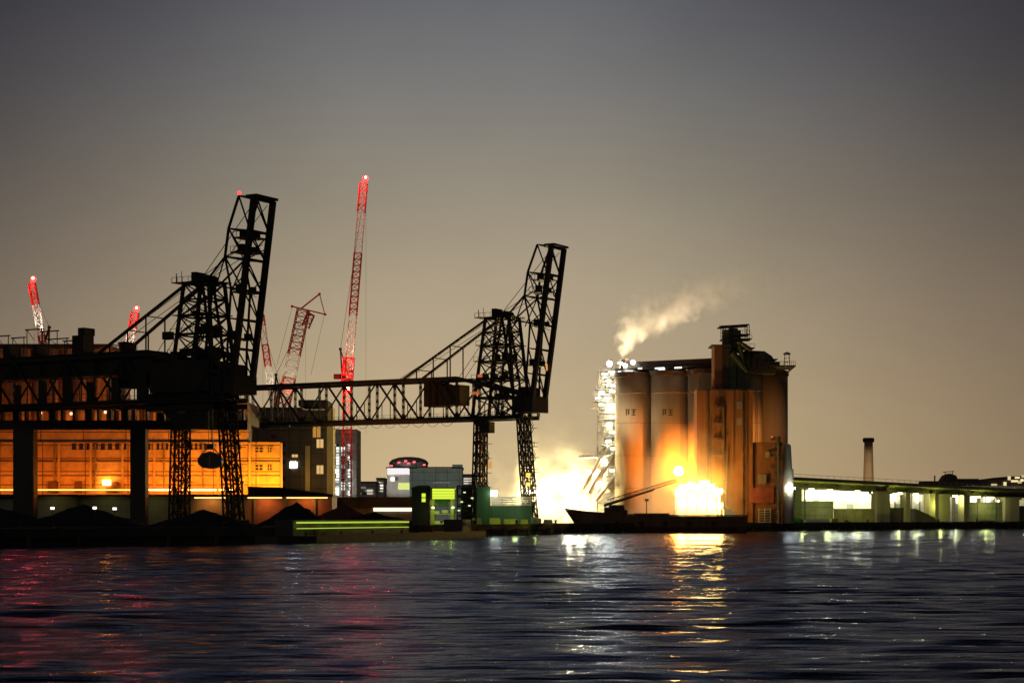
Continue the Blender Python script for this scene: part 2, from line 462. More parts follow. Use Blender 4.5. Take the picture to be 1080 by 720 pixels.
# ================================================================== BRIDGE UNLOADER CRANES
TH = math.radians(-30)
def build_cranes():
    root = thing('unloading_crane', 'larger black lattice unloading crane with raised boom, left of the other', 'crane', (X(300, 1) * 0 - 64.2, 400, GROUND),
                 'bridge unloading cranes with raised booms', local=True)
    cm = M['crane']
    g = lambda s, t, z: V((s, t, z - GROUND))
    ZB, ZT = 28.3, 38.3
    T = 4.0
    # legs
    LT = 1.9
    legs = [(-6.5, -7.0), (5.6, 7.6), (-80, -81.5)]
    for st, sb in legs:
        for t in (-LT, LT):
            m = MB()
            m.lattice(g(sb, t, GROUND + 1.2), g(st, t * .92, ZB), 1.35, 1.1, 10, .21, .11)
            m.build('leg', cm, root)
            bg = MB()
            bg.box(g(sb, t, GROUND + .75), (2.2, 3.4, .9))
            for dy in (-1.2, -.4, .4, 1.2):
                bg.tube(g(sb - .35, t + dy, GROUND + .42), g(sb + .35, t + dy, GROUND + .42), .4, None, 12)
            bg.build('bogie', M['rust'], root)
        m = MB()
        for k in range(10):
            f = (k + .4) / 10
            z = GROUND + 1.5 + (ZB - GROUND - 2.5) * f; s = sb + (st - sb) * f
            m.beam(g(s, -LT, z), g(s, LT, z), .36)
            if k < 9:
                z2 = GROUND + 1.5 + (ZB - GROUND - 2.5) * (k + 1.4) / 10
                a = LT if k % 2 else -LT
                m.beam(g(s, a, z), g(s, -a, z2), .2)
        m.build('leg_bracing', cm, root)
    # small lit stair landings on the water-side leg
    for z in (15.5, 21.0, 9.0):
        m = MB(); m.span(g(7.3, -2.5, z), g(10.2, -1.0, z + .15))
        for s in (7.4, 8.7, 10.1): m.beam(g(s, -2.5, z), g(s, -2.5, z + 1.1), .1)
        m.beam(g(7.4, -2.5, z + 1.1), g(10.1, -2.5, z + 1.1), .1)
        m.build('stair_landing', cm, root)
    # girder trusses
    s0, s1 = -82.0, 7.6
    def top(s):
        if s < -11: return ZT
        return ZT + (33.6 - ZT) * (s + 11) / (7.6 + 11)
    for t in (-T, T):
        m = MB()
        m.beam(g(s0, t, ZB), g(s1, t, ZB), 1.0)
        m.beam(g(s0, t, ZT), g(-11, t, ZT), .85)
        m.beam(g(-11, t, ZT), g(s1, t, 33.6), .85)
        n = 9; L = (-11 - s0) / n
        xs = [s0 + L * i for i in range(n + 1)] + [-4.5, 2, 7.6]
        for i, s in enumerate(xs):
            m.lattice(g(s, t, ZB + .4), g(s, t, top(s) - .3), .45, .45, 5, .075, .05)
            if i < len(xs) - 1:
                s2 = xs[i + 1]
                if i % 2: m.beam(g(s, t, ZB), g(s2, t, top(s2)), .30); m.box(g(s2, t, top(s2) - .6), (1.5, .16, 1.1)); m.box(g(s, t, ZB + .7), (1.5, .16, 1.1))
                else: m.beam(g(s, t, top(s)), g(s2, t, ZB), .42)
                mid = (s + s2) / 2
                m.beam(g(mid, t, ZB), g(mid, t, (ZB + top(mid)) / 2 - .3), .16)
        m.build('girder_truss', cm, root)
    m = MB()
    for i in range(40):
        s = s0 + (s1 - s0) * i / 39
        m.beam(g(s, -T, ZB), g(s, T, ZB), .3)
        if i % 4 == 0 and s < -11: m.beam(g(s, -T, ZT), g(s, T, ZT), .3)
    m.span(g(s0, T - 1.6, ZB + .3), g(s1, T - .5, ZB + .42))
    m.span(g(s0, -1.2, ZB - .55), g(s1, -.9, ZB - .1)); m.span(g(s0, .9, ZB - .55), g(s1, 1.2, ZB - .1))
    m.build('floor_beams', cm, root)
    m = MB()
    for t in (-T - .7, T + .7):
        for i in range(46):
            s = s0 + (s1 - s0) * i / 45; m.beam(g(s, t, ZB + .2), g(s, t, ZB + 1.3), .06)
        m.beam(g(s0, t, ZB + 1.3), g(s1, t, ZB + 1.3), .07); m.beam(g(s0, t, ZB + .75), g(s1, t, ZB + .75), .05)
        m.span(g(s0, t - .3, ZB + .1), g(s1, t + .3, ZB + .2))
    m.build('handrail', cm, root)
    # machinery house within the truss
    m = MB(); m.span(g(-21.6, -2.6, 31.6), g(-16.4, 2.6, 37.4)); mh = m.build('machinery_house', cm, root)
    m = MB(); m.span(g(-16.4, -2.4, 31.8), g(-11.2, 2.4, 36.8))
    for k in range(5): m.span(g(-16.2 + k, -2.46, 32.4), g(-15.6 + k, -2.40, 36.2))
    m.build('louvred_room', M['crane_green'], mh)
    # tower
    TZ = 52.8
    base = [(-6.6, -T), (5.4, -T), (5.4, T), (-6.6, T)]; head = [(-3.6, -2.6), (3.0, -2.6), (3.0, 2.6), (-3.6, 2.6)]
    m = MB()
    def tp(k, f):
        (a, b), (c, d) = base[k % 4], head[k % 4]
        return g(a + (c - a) * f, b + (d - b) * f, ZB + (TZ - ZB) * f)
    lv = [0, .2, .38, .56, .72, .86, 1]
    for k in range(4):
        m.beam(tp(k, 0), tp(k, 1), .62)
        for i in range(len(lv) - 1):
            m.beam(tp(k, lv[i + 1]), tp(k + 1, lv[i + 1]), .34)
            if k % 2 == 0 or i > 1:
                m.beam(tp(k, lv[i]), tp(k + 1, lv[i + 1]), .24); m.beam(tp(k + 1, lv[i]), tp(k, lv[i + 1]), .24)
    # inner A frame carrying the sheaves
    for t in (-2.2, 2.2):
        m.beam(g(-3, t, ZB + 1), g(.6, t * .8, TZ + .6), .45); m.beam(g(4.6, t, ZB + 1), g(.6, t * .8, TZ + .6), .45)
    m.build('tower_frame', cm, root)
    for f in (.2, .38, .56, .72, 1):
        a, b = tp(0, f), tp(2, f)
        m = MB(); e = 1.2 if f < 1 else 2.6
        m.span((a.x - e, a.y - .8, a.z + .1), (b.x + e * .5, a.y + 1.0, a.z + .28))
        m.span((a.x - .4, b.y - 1.0, a.z + .1), (b.x + e * .5, b.y + .8, a.z + .28))
        if f == 1: m.span((a.x - e, a.y + 1.0, a.z + .1), (b.x + .5, b.y - 1.0, a.z + .28))
        for k in range(8):
            x = a.x - e + (b.x - a.x + 1.4 * e) * k / 7
            m.beam((x, a.y - .8, a.z), (x, a.y - .8, a.z + 1.3), .08)
        m.beam((a.x - e, a.y - .8, a.z + 1.3), (b.x + .4 * e, a.y - .8, a.z + 1.3), .08)
        m.build('tower_platform', cm, root)
    # winches, sheaves, stairs cluttering the tower
    rr = random.Random(5)
    for k in range(16):
        f = rr.choice([.2, .38, .56, .72])
        a, b = tp(0, f), tp(2, f)
        x, y = rr.uniform(a.x, b.x), rr.uniform(a.y, b.y); w = rr.uniform(.7, 1.5); h = rr.uniform(.7, 2.1)
        m = MB(); m.box((x, y, a.z + .29 + h / 2), (w, rr.uniform(.8, 1.6), h)); m.build('winch', cm, root)
    for k in range(3):
        m = MB(); m.tube((-.4 + k * .9, -1.6, TZ - GROUND + .9), (-.4 + k * .9, 1.6, TZ - GROUND + .9), .75, None, 14); m.build('sheave', cm, root)
    m = MB(); m.span(g(-2.4, -1.7, TZ + .3), g(-1.2, 1.7, TZ + 2.4)); m.build('head_box', cm, root)
    m = MB()
    for i in range(len(lv) - 1):
        a, b = tp(1, lv[i]), tp(1, lv[i + 1])
        p, q = (a + V((-4.2, -.6, .3)), b + V((-.6, -.6, .3))) if i % 2 == 0 else (a + V((-.6, -.6, .3)), b + V((-4.2, -.6, .3)))
        for dy in (-.35, .35): m.beam(p + V((0, dy, 0)), q + V((0, dy, 0)), .14)
        for j in range(12):
            c = p.lerp(q, j / 11); m.span((c.x - .14, c.y - .35, c.z - .03), (c.x + .14, c.y + .35, c.z + .03))
        m.beam(p + V((0, -.35, 1)), q + V((0, -.35, 1)), .07)
    m.build('stair', cm, root)
    m = MB()
    for s in (-9.2, -5.6):
        m.beam(g(-4.2, s * 0 - 2.6, TZ + .3), g(-4.2, -2.6, TZ + 2.6), .09)
    m.beam(g(-5.6, -2.6, TZ + .2), g(-5.6, -2.6, TZ + 2.2), .14)
    m.beam(g(-6.8, -2.6, TZ + .35), g(-4.6, -2.6, TZ + .35), .12)
    m.build('aerial', cm, root)
    # backstays
    for t in (-3.4, 3.4):
        m = MB()
        m.beam(g(-3.4, t * .75, TZ - .4), g(-27.5, t * 1.1, ZT), .55)
        a, b = g(-3.4, t * .75, TZ - .4), g(-27.5, t * 1.1, ZT)
        for f in (.42, .62, .82):
            c = a.lerp(b, f); m.beam(c, V((c.x, c.y, ZT - GROUND)), .24)
        m.build('backstay', cm, root)
    m = MB()
    for f in (.42, .62, .82):
        a = g(-3.4, -2.55, TZ - .4).lerp(g(-27.5, -3.74, ZT), f); b = g(-3.4, 2.55, TZ - .4).lerp(g(-27.5, 3.74, ZT), f)
        m.beam(a, b, .2)
    m.build('backstay_tie', cm, root)
    # raised boom
    hz, hs = 30.6, 9.6
    tipz, tips = 69.2, 15.2
    ax = (V((tips, 0, tipz)) - V((hs, 0, hz))); Lb = ax.length; ax.normalize()
    nrm = V((-ax.z, 0, ax.x))            # towards the tower
    def bp(u, t, off): return V((hs, t, hz - GROUND)) + ax * u + nrm * off
    TB = 3.2
    prof = [(Lb, 3.9), (Lb - 6.8, 5.6), (Lb - 12.6, 5.7)]
    m = MB()
    for t in (-TB, TB):
        m.beam(bp(-1.2, t, 0), bp(Lb, t, 0), 1.05)
        pts = [bp(u, t, o) for u, o in prof] + [bp(Lb - 19, t, 3.2), bp(8, t, 2.4), bp(2, t, 1.6)]
        m.path(pts[:3], .42); m.path(pts[3:], .36); m.beam(pts[2], pts[3], .34)
    for u in (Lb - .3, Lb - 6.8, Lb - 12.6, Lb - 19, Lb - 25, Lb - 31, 2.5):
        m.beam(bp(u, -TB, 0), bp(u, TB, 0), .5)
    bo = m.build('boom', cm, root)
    m = MB()
    nodes = [(Lb, 3.9), (Lb - 6.8, 5.6), (Lb - 12.6, 5.7), (Lb - 19, 3.2), (Lb - 25, 2.8), (Lb - 31, 2.4), (2.5, 1.7)]
    for t in (-TB, TB):
        for i, (u, o) in enumerate(nodes):
            m.beam(bp(u, t, 0), bp(u, t, o), .32)
            if i + 1 < len(nodes):
                u2, o2 = nodes[i + 1]
                m.beam(bp(u, t, o), bp(u2, t, 0), .26)
                if i in (1, 2): m.beam(bp(u2, t, o2), bp((u + u2) / 2, t, 0), .2)
    for i, (u, o) in enumerate(nodes[:-1]):
        u2, o2 = nodes[i + 1]
        m.beam(bp(u, -TB, o), bp(u, TB, o), .28)
        m.beam(bp(u, -TB, 0), bp(u2, TB, 0), .22)
        if i in (1,): m.beam(bp(u, TB, 0), bp(u2, -TB, 0), .22); m.beam(bp(u, -TB, o), bp(u2, TB, o2), .2)
    for t in (-TB - .5, TB + .5):       # walkway rails along the boom
        m.beam(bp(0, t, -.3), bp(Lb, t, -.3), .14)
        for k in range(30): m.beam(bp(Lb * k / 29, t, -.3), bp(Lb * k / 29, t * .9, 0), .1)
    m.build('lattice_web', cm, bo)
    m = MB(); a, b = bp(Lb + .2, -TB - .5, .8), bp(Lb + .2, TB + .5, -.6)
    m.span((min(a.x, b.x) - 1, a.y, a.z - .25), (max(a.x, b.x) + .4, b.y, a.z + .25))
    m.build('boom_end_platform', cm, bo)
    # boom stays: from the hip of the boom back to the tower head
    m = MB()
    for t in (-1, 1):
        m.beam(bp(Lb - 12.6, t * TB, 5.7), g(2.4, t * 2.4, TZ + .3), .34)
        m.beam(bp(Lb - 12.6, t * TB, 5.7), g(4.6, t * 2.6, TZ - 2.0), .22)
        m.beam(bp(Lb - 19, t * TB, 0), g(2.8, t * 2.4, TZ - .6), .3)
    m.build('boom_stay', cm, root)
    # hinge housing at the boom foot and driver's cab
    m = MB()
    m.span(g(4.8, -T, 29.4), g(10.4, T, 33.2)); m.span(g(6.0, -3.3, 33.2), g(8.4, 3.3, 35.6))
    m.build('hinge_housing', cm, root)
    m = MB(); m.box(g(-3.6, -2.0, 26.0), (3.0, 2.6, 2.7)); cab = m.build('operator_cab', M['crane_green'], root)
    m = MB(); m.box(g(-3.6, -3.36, 26.2), (2.4, .08, 1.3)); m.build('window', M['glass'], cab)

    for t in (-1.4, 1.4):
        m = MB(); h_ = g(.6, t, TZ + 1.4)
        for u_ in (Lb - 1, Lb - 9, Lb - 20): m.beam(h_, bp(u_, t * 1.6, .6), .11)
        m.beam(h_, g(-30, t, ZT + .4), .10); m.beam(h_, g(-12, t, ZT + .3), .10)
        m.build('hoist_rope', cm, root)
    for u_, dp in ((Lb - 8.2, 4.6), (Lb - 11.2, 4.8), (Lb - 19.4, 3.4), (10.0, 3.0)):
        m = MB(); c_ = bp(u_, 0, dp * .5); m.box(c_, (dp, 5.6, .22)); m.box(c_ + V((-.4, -1.6, .9)), (1.3, 1.2, 1.5)); m.box(c_ + V((.7, 1.2, .7)), (1.0, 1.4, 1.1))
        for k_ in range(6): m.beam(c_ + V((-dp / 2 + dp * k_ / 5, -2.8, 0)), c_ + V((-dp / 2 + dp * k_ / 5, -2.8, 1.2)), .08)
        m.beam(c_ + V((-dp / 2, -2.8, 1.2)), c_ + V((dp / 2, -2.8, 1.2)), .08)
        m.build('boom_platform', cm, root)
    for st, sb in legs[:2]:
        m = MB()
        for k_ in range(7):
            z0_, z1_ = GROUND + 2 + 3.6 * k_, GROUND + 2 + 3.6 * (k_ + 1); f_ = (z0_ - GROUND) / (ZB - GROUND); s_ = sb + (st - sb) * f_ + 1.3
            y0_, y1_ = (-LT + .3, LT - .3) if k_ % 2 else (LT - .3, -LT + .3)
            for dx_ in (-.35, .35): m.beam(g(s_ + dx_, y0_, z0_), g(s_ + dx_, y1_, z1_), .13)
            m.beam(g(s_ + .35, y0_, z0_ + 1), g(s_ + .35, y1_, z1_ + 1), .07)
            m.span(g(s_ - .6, min(y0_, y1_) - .7, z1_ - .1), g(s_ + .9, max(y0_, y1_) + .7, z1_))
        m.build('leg_stair', cm, root)
    m = MB()
    for k_ in range(14):      # festoon cable loops under the girder
        s_ = -70 + k_ * 4.2
        for i_ in range(6):
            f0_, f1_ = i_ / 6, (i_ + 1) / 6; q_ = lambda f: g(s_ + 4.2 * f, -T - .9, ZB - .6 - 1.3 * math.sin(math.pi * f)); m.beam(q_(f0_), q_(f1_), .08)
    m.build('festoon_cable', cm, root)
    # ---- second crane: a copy of the thing and of each of its parts
    c2 = copy_tree(root); c2.location = (X(531, 470), 470, GROUND)
    c2['label'] = 'smaller black lattice unloading crane with raised boom, between the green hopper and the silos'
    for o in (root, c2): o.rotation_euler = (0, 0, TH)
    # small sodium lamps and reddish gear on the second crane
    for s, t, z, w in ((-5.4, -4.3, 34.4, 1.6), (-4.2, -4.2, 38.6, .9)):
        m = MB(); m.box(g(s, t, z), (w * 1.2, .4, .7)); m.build('work_lamp', glow('dull_orange_lamp', (1, .22, .06), .55), c2)
    m = MB(); m.box(g(8.2, -2.2, 14.2), (.9, .5, 1.0)); m.box(g(8.2, -2.2, 12.0), (.8, .5, .8)); m.build('work_lamp', glow('stair_lamp', (1, .55, .08), 1.4), c2)
    m = MB(); m.box(g(-5.9, 3.4, 17.0), (.7, .5, 1.8)); m.build('work_lamp', glow('leg_lamp', (1, .45, .10), .7), c2)
    m = MB(); m.box(g(10.9, 2, 40.5), (.5, .5, 1.6)); m.build('work_lamp', glow('boom_lamp', (1, .45, .10), .8), c2)
    # ---- what only the nearer crane has
    m = MB(); m.ball(bp(Lb + .6, -TB, 3.9), .36); m.build('beacon', M['g_red'], root)
    m = MB()
    m.span(g(-95, -3.2, 34.4), g(-12, 3.2, 39.0)); m.span(g(-95, -3.6, 39.0), g(-13, 3.6, 39.3))
    m.build('enclosed_gallery', M['crane'], root)
    m = MB()
    m.span(g(-11, -4.6, 30.0), g(4.6, 4.6, 36.4)); m.span(g(-13, -3.4, 26.2), g(5, 3.4, 30.0)); m.prism([(-9, 26.2 - GROUND), (3, 26.2 - GROUND), (0, 22.4 - GROUND), (-5, 22.4 - GROUND)], -3, 3)
    m.build('hopper', M['crane'], root)
    for (s, z, w, h) in ((-34, 39.3, 3.2, 4.2), (-33, 43.5, 1.8, 1.6), (-65.5, 39.3, 2.6, 4.8), (-66, 44.1, 1.4, 1.5), (-21, 39.3, 1.6, 2.2), (-46.5, 39.3, 1.5, 2.6), (-55, 39.3, 2, 3)):
        m = MB(); m.box(g(s, 0, z + h / 2), (w, 3.4, h)); m.build('motor_house', M['crane'], root)
    for s, h, w in ((-63.5, 7.2, 3.4), (-55.5, 5.0, 3.4), (-46, 6.0, 4.4), (-39, 3.6, 5.2)):
        z = 39.3; m = MB()
        for t in (-2.4, 2.4):
            m.beam(g(s - w / 2, t, z), g(s - w / 2, t, z + h), .14); m.beam(g(s + w / 2, t, z), g(s + w / 2, t, z + h), .14)
            m.beam(g(s - w / 2 - .5, t, z + h), g(s + w / 2 + .5, t, z + h), .26)
            m.beam(g(s - w / 2, t, z + h), g(s, t, z + h * .6), .1)
        m.build('gantry_frame', M['crane'], root)
    for k in range(12):
        s = -92 + k * 7.0
        m = MB(); m.span(g(s, -4.3, 28.6), g(s + 1.4 + (k % 3) * .6, -3.7, 33.0 + (k % 3) * .7)); m.build('cable_cabinet', M['crane'], root)
    rr = random.Random(11)
    for k in range(26):
        s, t, z = rr.uniform(-9, 6), rr.uniform(-4.4, 3.4), rr.choice([36.5, 36.5, 33.3, 37.9, 41.4])
        m = MB(); h = rr.uniform(.8, 2.6); m.box(g(s, t, z + h / 2), (rr.uniform(.7, 2.2), rr.uniform(.8, 2), h)); m.build('winch', M['crane'], root)
    # stay cable from the far mast
    m = MB(); a = g(-52, 0, 39.4); b = g(-95, 0, 57)
    for i in range(12):
        f0, f1 = i / 12, (i + 1) / 12
        sag = lambda f: V((0, 0, -2.2 * math.sin(math.pi * f)))
        m.beam(a.lerp(b, f0) + sag(f0), a.lerp(b, f1) + sag(f1), .14)
    m.build('stay_cable', M['rope'], root)
    # grab hanging under the nearer crane
    gp = P(222, 484, 396)
    gr = thing('grab_bucket', 'black clamshell grab hanging from ropes beneath the larger lattice crane', 'grab', gp)
    for sg in (-1, 1):
        m = MB(); poly = []
        prof = [(0.1, 1.6), (1.5, 1.1), (2.5, .1), (2.4, -1.0), (1.5, -1.8), (.15, -2.0)]
        poly = [(gp.x + sg * x, gp.z + z) for x, z in prof]
        m.prism(poly, gp.y - 1.3, gp.y + 1.3); m.build('shell', M['hull'], gr)
    m = MB(); m.box((gp.x, gp.y, gp.z + 2.6), (1.5, 1.4, 1.2))
    for sg in (-1, 1): m.beam((gp.x + sg * .5, gp.y, gp.z + 2.4), (gp.x + sg * 2.2, gp.y, gp.z + .6), .22)
    m.build('head_block', M['hull'], gr)
    m = MB()
    for dx in (-.4, .4): m.beam((gp.x + dx, gp.y, gp.z + 3.1), (gp.x + dx, gp.y, 26.2), .12)
    m.build('rope', M['rope'], gr)

# ================================================================== LEFT BUILDINGS
def build_left():
    d = 470
    # lit plant building
    r = thing('plant_building', 'long orange floodlit industrial building behind the larger lattice crane', 'building', (X(90, d), d, GROUND))
    def wx(a, b, yt, yb, dd, dep): return (X(a, dd), dd, Z(yb, dd)), (X(b, dd), dd + dep, Z(yt, dd))
    m = MB()
    a, b = wx(-260, 295, 466, 560, d, 30); m.span((a[0], a[1], GROUND - .2), (b[0], a[1] + 6, b[2]))
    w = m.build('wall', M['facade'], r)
    m = MB(); a, b = wx(-260, 262, 447, 466, d + .6, 5); m.span(a, b); m.build('upper_wall', M['facade'], r)
    m = MB(); a, b = wx(-260, 112, 366, 447, d + 1.2, 26); m.span(a, b)
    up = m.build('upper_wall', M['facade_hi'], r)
    m = MB(); a, b = wx(-262, 114, 362.5, 366, d + .6, 28); m.span(a, b)
    m.build('roof', M['rust'], r)
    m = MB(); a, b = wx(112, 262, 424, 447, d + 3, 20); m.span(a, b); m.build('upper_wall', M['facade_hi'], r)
    # deep piers along the upper storeys
    for k in range(16):
        px = -118 + k * 14.6
        m = MB(); m.span((X(px, d), d - .9, Z(446, d)), (X(px + 4.5, d), d + 1.2, Z(368, d))); m.build('pier', M['facade_hi'], r)
    for k in range(8):
        px = 116 + k * 9
        m = MB(); m.span((X(px, d), d + .9, Z(446, d)), (X(px + 2.4, d), d + 3, Z(426, d))); m.build('pier', M['facade_hi'], r)
    # clerestory louvres, floor band and windows
    for px0, n in ((76, 8), (156, 5), (196, 5)):
        for k in range(n):
            px = px0 + k * (7.6 if px0 == 76 else 4.8)
            wd = 4.2 if px0 == 76 else 2.4
            f = MB(); f.span((X(px, d), d - .12, Z(474, d)), (X(px + wd, d), d - .003, Z(467.5, d)))
            fo = f.build('window', M['glass'], r)
            s = MB(); s.span((X(px - .5, d), d - .35, Z(475, d)), (X(px + wd + .5, d), d - .13, Z(474.1, d))); s.build('sill', M['concrete'], fo)
    for px, wd in ((269, 8.5), (282, 5)):
        for y0, y1 in ((471, 477), (489.5, 496)):
            f = MB(); f.span((X(px, d), d - .10, Z(y1, d)), (X(px + wd, d), d - .003, Z(y0, d)))
            fo = f.build('window', M['glass'], r)
            s = MB()
            for u in (0, .5, 1):
                x = X(px + wd * u, d); s.span((x - .09, d - .2, Z(y1, d)), (x + .09, d - .103, Z(y0, d)))
            for y in (y0, (y0 + y1) / 2, y1): s.span((X(px, d) - .1, d - .24, Z(y, d) - .08), (X(px + wd, d) + .1, d - .204, Z(y, d) + .08))
            s.build('frame', M['concrete'], fo)
    m = MB()
    for y in (486.5, 501.5): m.span((X(-260, d), d - .4, Z(y + .6, d)), (X(295, d), d - .004, Z(y - .4, d)))
    m.build('string_course', M['concrete_d'], r)
    for k in range(17):
        px = -240 + k * 33.5
        m = MB(); m.span((X(px, d), d - .55, Z(517, d)), (X(px + 2.2, d), d - .41, Z(467, d))); m.build('pier', M['concrete'], r)
    for px in (-70, 58, 101, 173, 214): # downpipes
        m = MB(); m.tube((X(px, d), d - .3, Z(514, d)), (X(px, d), d - .3, Z(468, d)), .22, None, 8); m.build('downpipe', M['concrete_d'], r)
    # dark plinth pieces and door
    for px, w_ in ((-30, 14), (52, 10), (80, 7), (113, 12)):
        m = MB(); m.span((X(px, d), d - 1.4, Z(519, d)), (X(px + w_, d), d - .45, Z(508, d))); m.build('roof_unit', M['rust'], r)
    m = MB(); m.span((X(110, d), d - 1.9, Z(511.5, d)), (X(118, d), d - 1.5, Z(506, d))); m.build('bright_lamp', M['g_orange'], r)
    # sodium strips at the foot of the facade
    for a_, b_, pw in ((-200, -60, 3000), (-50, 30, 3000), (40, 142, 5200), (157, 180, 2600), (190, 228, 4600), (231, 246, 2200), (264, 291, 5200)):
        dd = d - 14.5
        m = MB(); m.span((X(a_, dd), dd, Z(517.0, dd)), (X(b_, dd), dd + .3, Z(515.6, dd))); fo = m.build('floodlight_strip', M['g_strip'] if a_ > 150 else glow('sodium_strip_dim', (1, .42, .09), 3.0), r)
        n = max(1, int((b_ - a_) / 21))
        for i in range(n):
            px = a_ + (b_ - a_) * (i + .5) / n
            p = V((X(px, dd), dd + 5.5, Z(513.6, dd)))
            lamp('SPOT', p, (1, .185, .006) if a_ < 150 else ((1, .22, .008) if a_ < 250 else (1, .33, .012)), pw * (2.2 if a_ < 150 else (2.6 if a_ < 250 else 3.2)) / n * random.uniform(.65, 1.4), r, .4, p + V((0, 6.0, 5.0)), 150, 'flood_lamp')
    # faint reddish light high on the upper storeys
    for px in (20, 62, 104, 160):
        p = V((X(px, d - 4), d - 5, Z(447, d - 4)))
        lamp('SPOT', p, (1, .20, .03), 950, r, .5, p + V((0, 4, 7)), 150, 'flood_lamp')
    # glowing boxes added to stand for lit gaps in the gallery
    for px, y in ((43, 435), (53, 435), (75, 436), (96, 434.5), (111, 434.5)):
        m = MB(); m.box((X(px, 465), 465, Z(y, 465)), (.5, .4, .6)); m.build('bulkhead_lamp', glow('bulkhead', (1, .55, .25), 3), r)

    # low building in front, whose flat roof carries the floodlights
    d2 = 452
    r = thing('low_warehouse', 'low flat roofed warehouse with dim wall below the floodlit facade', 'building', (X(100, d2), d2, GROUND))
    zt = Z(523.5, d2)
    m = MB(); m.span((X(-300, d2), d2, GROUND - .1), (X(262, d2), d2 + 13, zt)); m.build('wall', M['lowwall'], r)
    m = MB(); m.span((X(262, d2) + .003, d2 + .2, GROUND - .1), (X(350, d2), d2 + 13, zt - .003)); m.build('wall', M['lowwall_red'], r)
    m = MB(); m.span((X(-300, d2), d2 - 1.8, zt), (X(352, d2), d2 + 14, zt + .5)); rf = m.build('roof', M['roofdark'], r)
    m = MB(); z0 = zt + .5
    m.prism([(X(262, d2), z0), (X(352, d2), z0), (X(296, d2), z0 + 1.7), (X(262, d2), z0 + 1.9)], d2 - 1, d2 + 8); m.build('lean_to', M['roofdark'], rf)
    for px in (-40, 20, 80, 148, 186, 240, 268, 300, 330):
        m = MB(); m.span((X(px, d2), d2 - .5, GROUND - .1), (X(px, d2) + .7, d2 - .003, zt - .003)); m.build('pilaster', M['concrete_d'], r)
    for a_, b_ in ((206, 240), (262, 298), (303, 346)):
        m = MB(); m.span((X(a_, d2), d2 - 1.5, zt - .42), (X(b_, d2), d2 - 1.2, zt - .12)); m.build('strip_lamp', glow('eaves_strip', (1, .55, .16), 2.2), r)
        c = V((X((a_ + b_) / 2, d2), d2 - 3.0, zt - .9)); lamp('SPOT', c, (1, .30, .06), 700, r, .5, c + V((0, 4, -4)), 150, 'flood_lamp')
    for px in (60, 115, 165):
        c = V((X(px, d2), d2 - 4, zt - 1.2)); lamp('SPOT', c, (1, .85, .25), 60, r, .5, c + V((0, 4, -2)), 150, 'flood_lamp')

    # conveyor gallery on black trestles
    d3 = 432
    r = thing('conveyor_gallery', 'black elevated conveyor gallery on two thick trestles before the orange wall', 'conveyor', (X(80, d3), d3, GROUND))
    m = MB(); m.span((X(-300, d3), d3 - 1.6, Z(453, d3)), (X(262, d3), d3 + 1.6, Z(443.5, d3))); m.build('belt_casing', M['crane'], r)
    m = MB(); m.span((X(-300, d3), d3 - 1.7, Z(432, d3)), (X(262, d3), d3 + 1.7, Z(426.5, d3))); m.build('roof', M['crane'], r)
    for k in range(44):
        px = -290 + k * 12.7
        m = MB(); w_ = 1.9 if k % 3 else 6.5
        m.span((X(px, d3), d3 - 1.5, Z(443.5, d3)), (X(px + w_, d3), d3 + 1.5, Z(432, d3))); m.build('side_post', M['crane'], r)
    for a_, b_ in ((-150, -130), (16, 37.5), (139, 155)):
        m = MB(); m.span((X(a_, d3), d3 - 1.9, GROUND - .05), (X(b_, d3), d3 + 1.9, Z(453, d3))); m.build('trestle', M['crane'], r)

    # dark tower block with a lit edge
    d4 = 560
    r = thing('tower_block', 'dark brown tower block with few lit windows and a glowing yellow corner', 'building', (X(305, d4), d4, GROUND))
    m = MB(); m.span((X(262, d4), d4, GROUND), (X(345, d4), d4 + 24, Z(432, d4))); m.build('wall', M['tower_d'], r)
    m = MB(); m.span((X(315, d4), d4 - .8, Z(428, d4)), (X(345, d4), d4 + 18, Z(426, d4) + 1.2)); m.span((X(262, d4), d4 + 2, Z(432, d4)), (X(316, d4), d4 + 20, Z(429, d4))); m.build('roof', M['roofdark'], r)
    m = MB(); m.span((X(345, d4), d4 - .6, GROUND), (X(351.5, d4), d4 + 6, Z(430, d4))); m.build('stair_shaft', M['yellowwall'], r)
    m = MB(); m.span((X(322, d4), d4 - .5, GROUND), (X(327, d4), d4 - .003, Z(470, d4))); m.build('pilaster', M['yellowwall'], r)
    for px, y, w_, h in ((334, 463, 7, 9), (334, 490.5, 7, 9), (306, 487, 7, 6), (308, 479, 6, 3), (330, 445, 8, 16)):
        m = MB(); m.span((X(px, d4), d4 - .15, Z(y + h, d4)), (X(px + w_, d4), d4 - .004, Z(y, d4)))
        f = m.build('window', M['g_white'] if px == 306 else (glow('tall_window', (1, .5, .1), .45) if y == 445 else M['g_warm']), r)
        s = MB(); s.span((X(px + w_ * .46, d4), d4 - .26, Z(y + h, d4)), (X(px + w_ * .54, d4), d4 - .155, Z(y, d4))); s.build('frame', M['tower_d'], f)
    for k in range(9):
        for px in (266, 276, 286, 296):
            if random.random() < .4: continue
            y = 440 + k * 9
            m = MB(); m.span((X(px, d4), d4 - .1, Z(y + 4, d4)), (X(px + 5, d4), d4 - .004, Z(y, d4))); m.build('window', M['glass'], r)
    for y in (510, 480, 450):
        lamp('POINT', (X(350, d4), d4 - 7, Z(y, d4)), (1, .72, .25), 230, r, .3, name='corner_lamp')
    lamp('POINT', (X(328, d4), d4 - 6, Z(505, d4)), (1, .5, .12), 300, r, .3, name='corner_lamp')

    # pale glazed tower
    d5 = 690
    r = thing('glazed_tower', 'pale grey glazed tower with white lit vertical window bands', 'building', (X(364, d5), d5, GROUND))
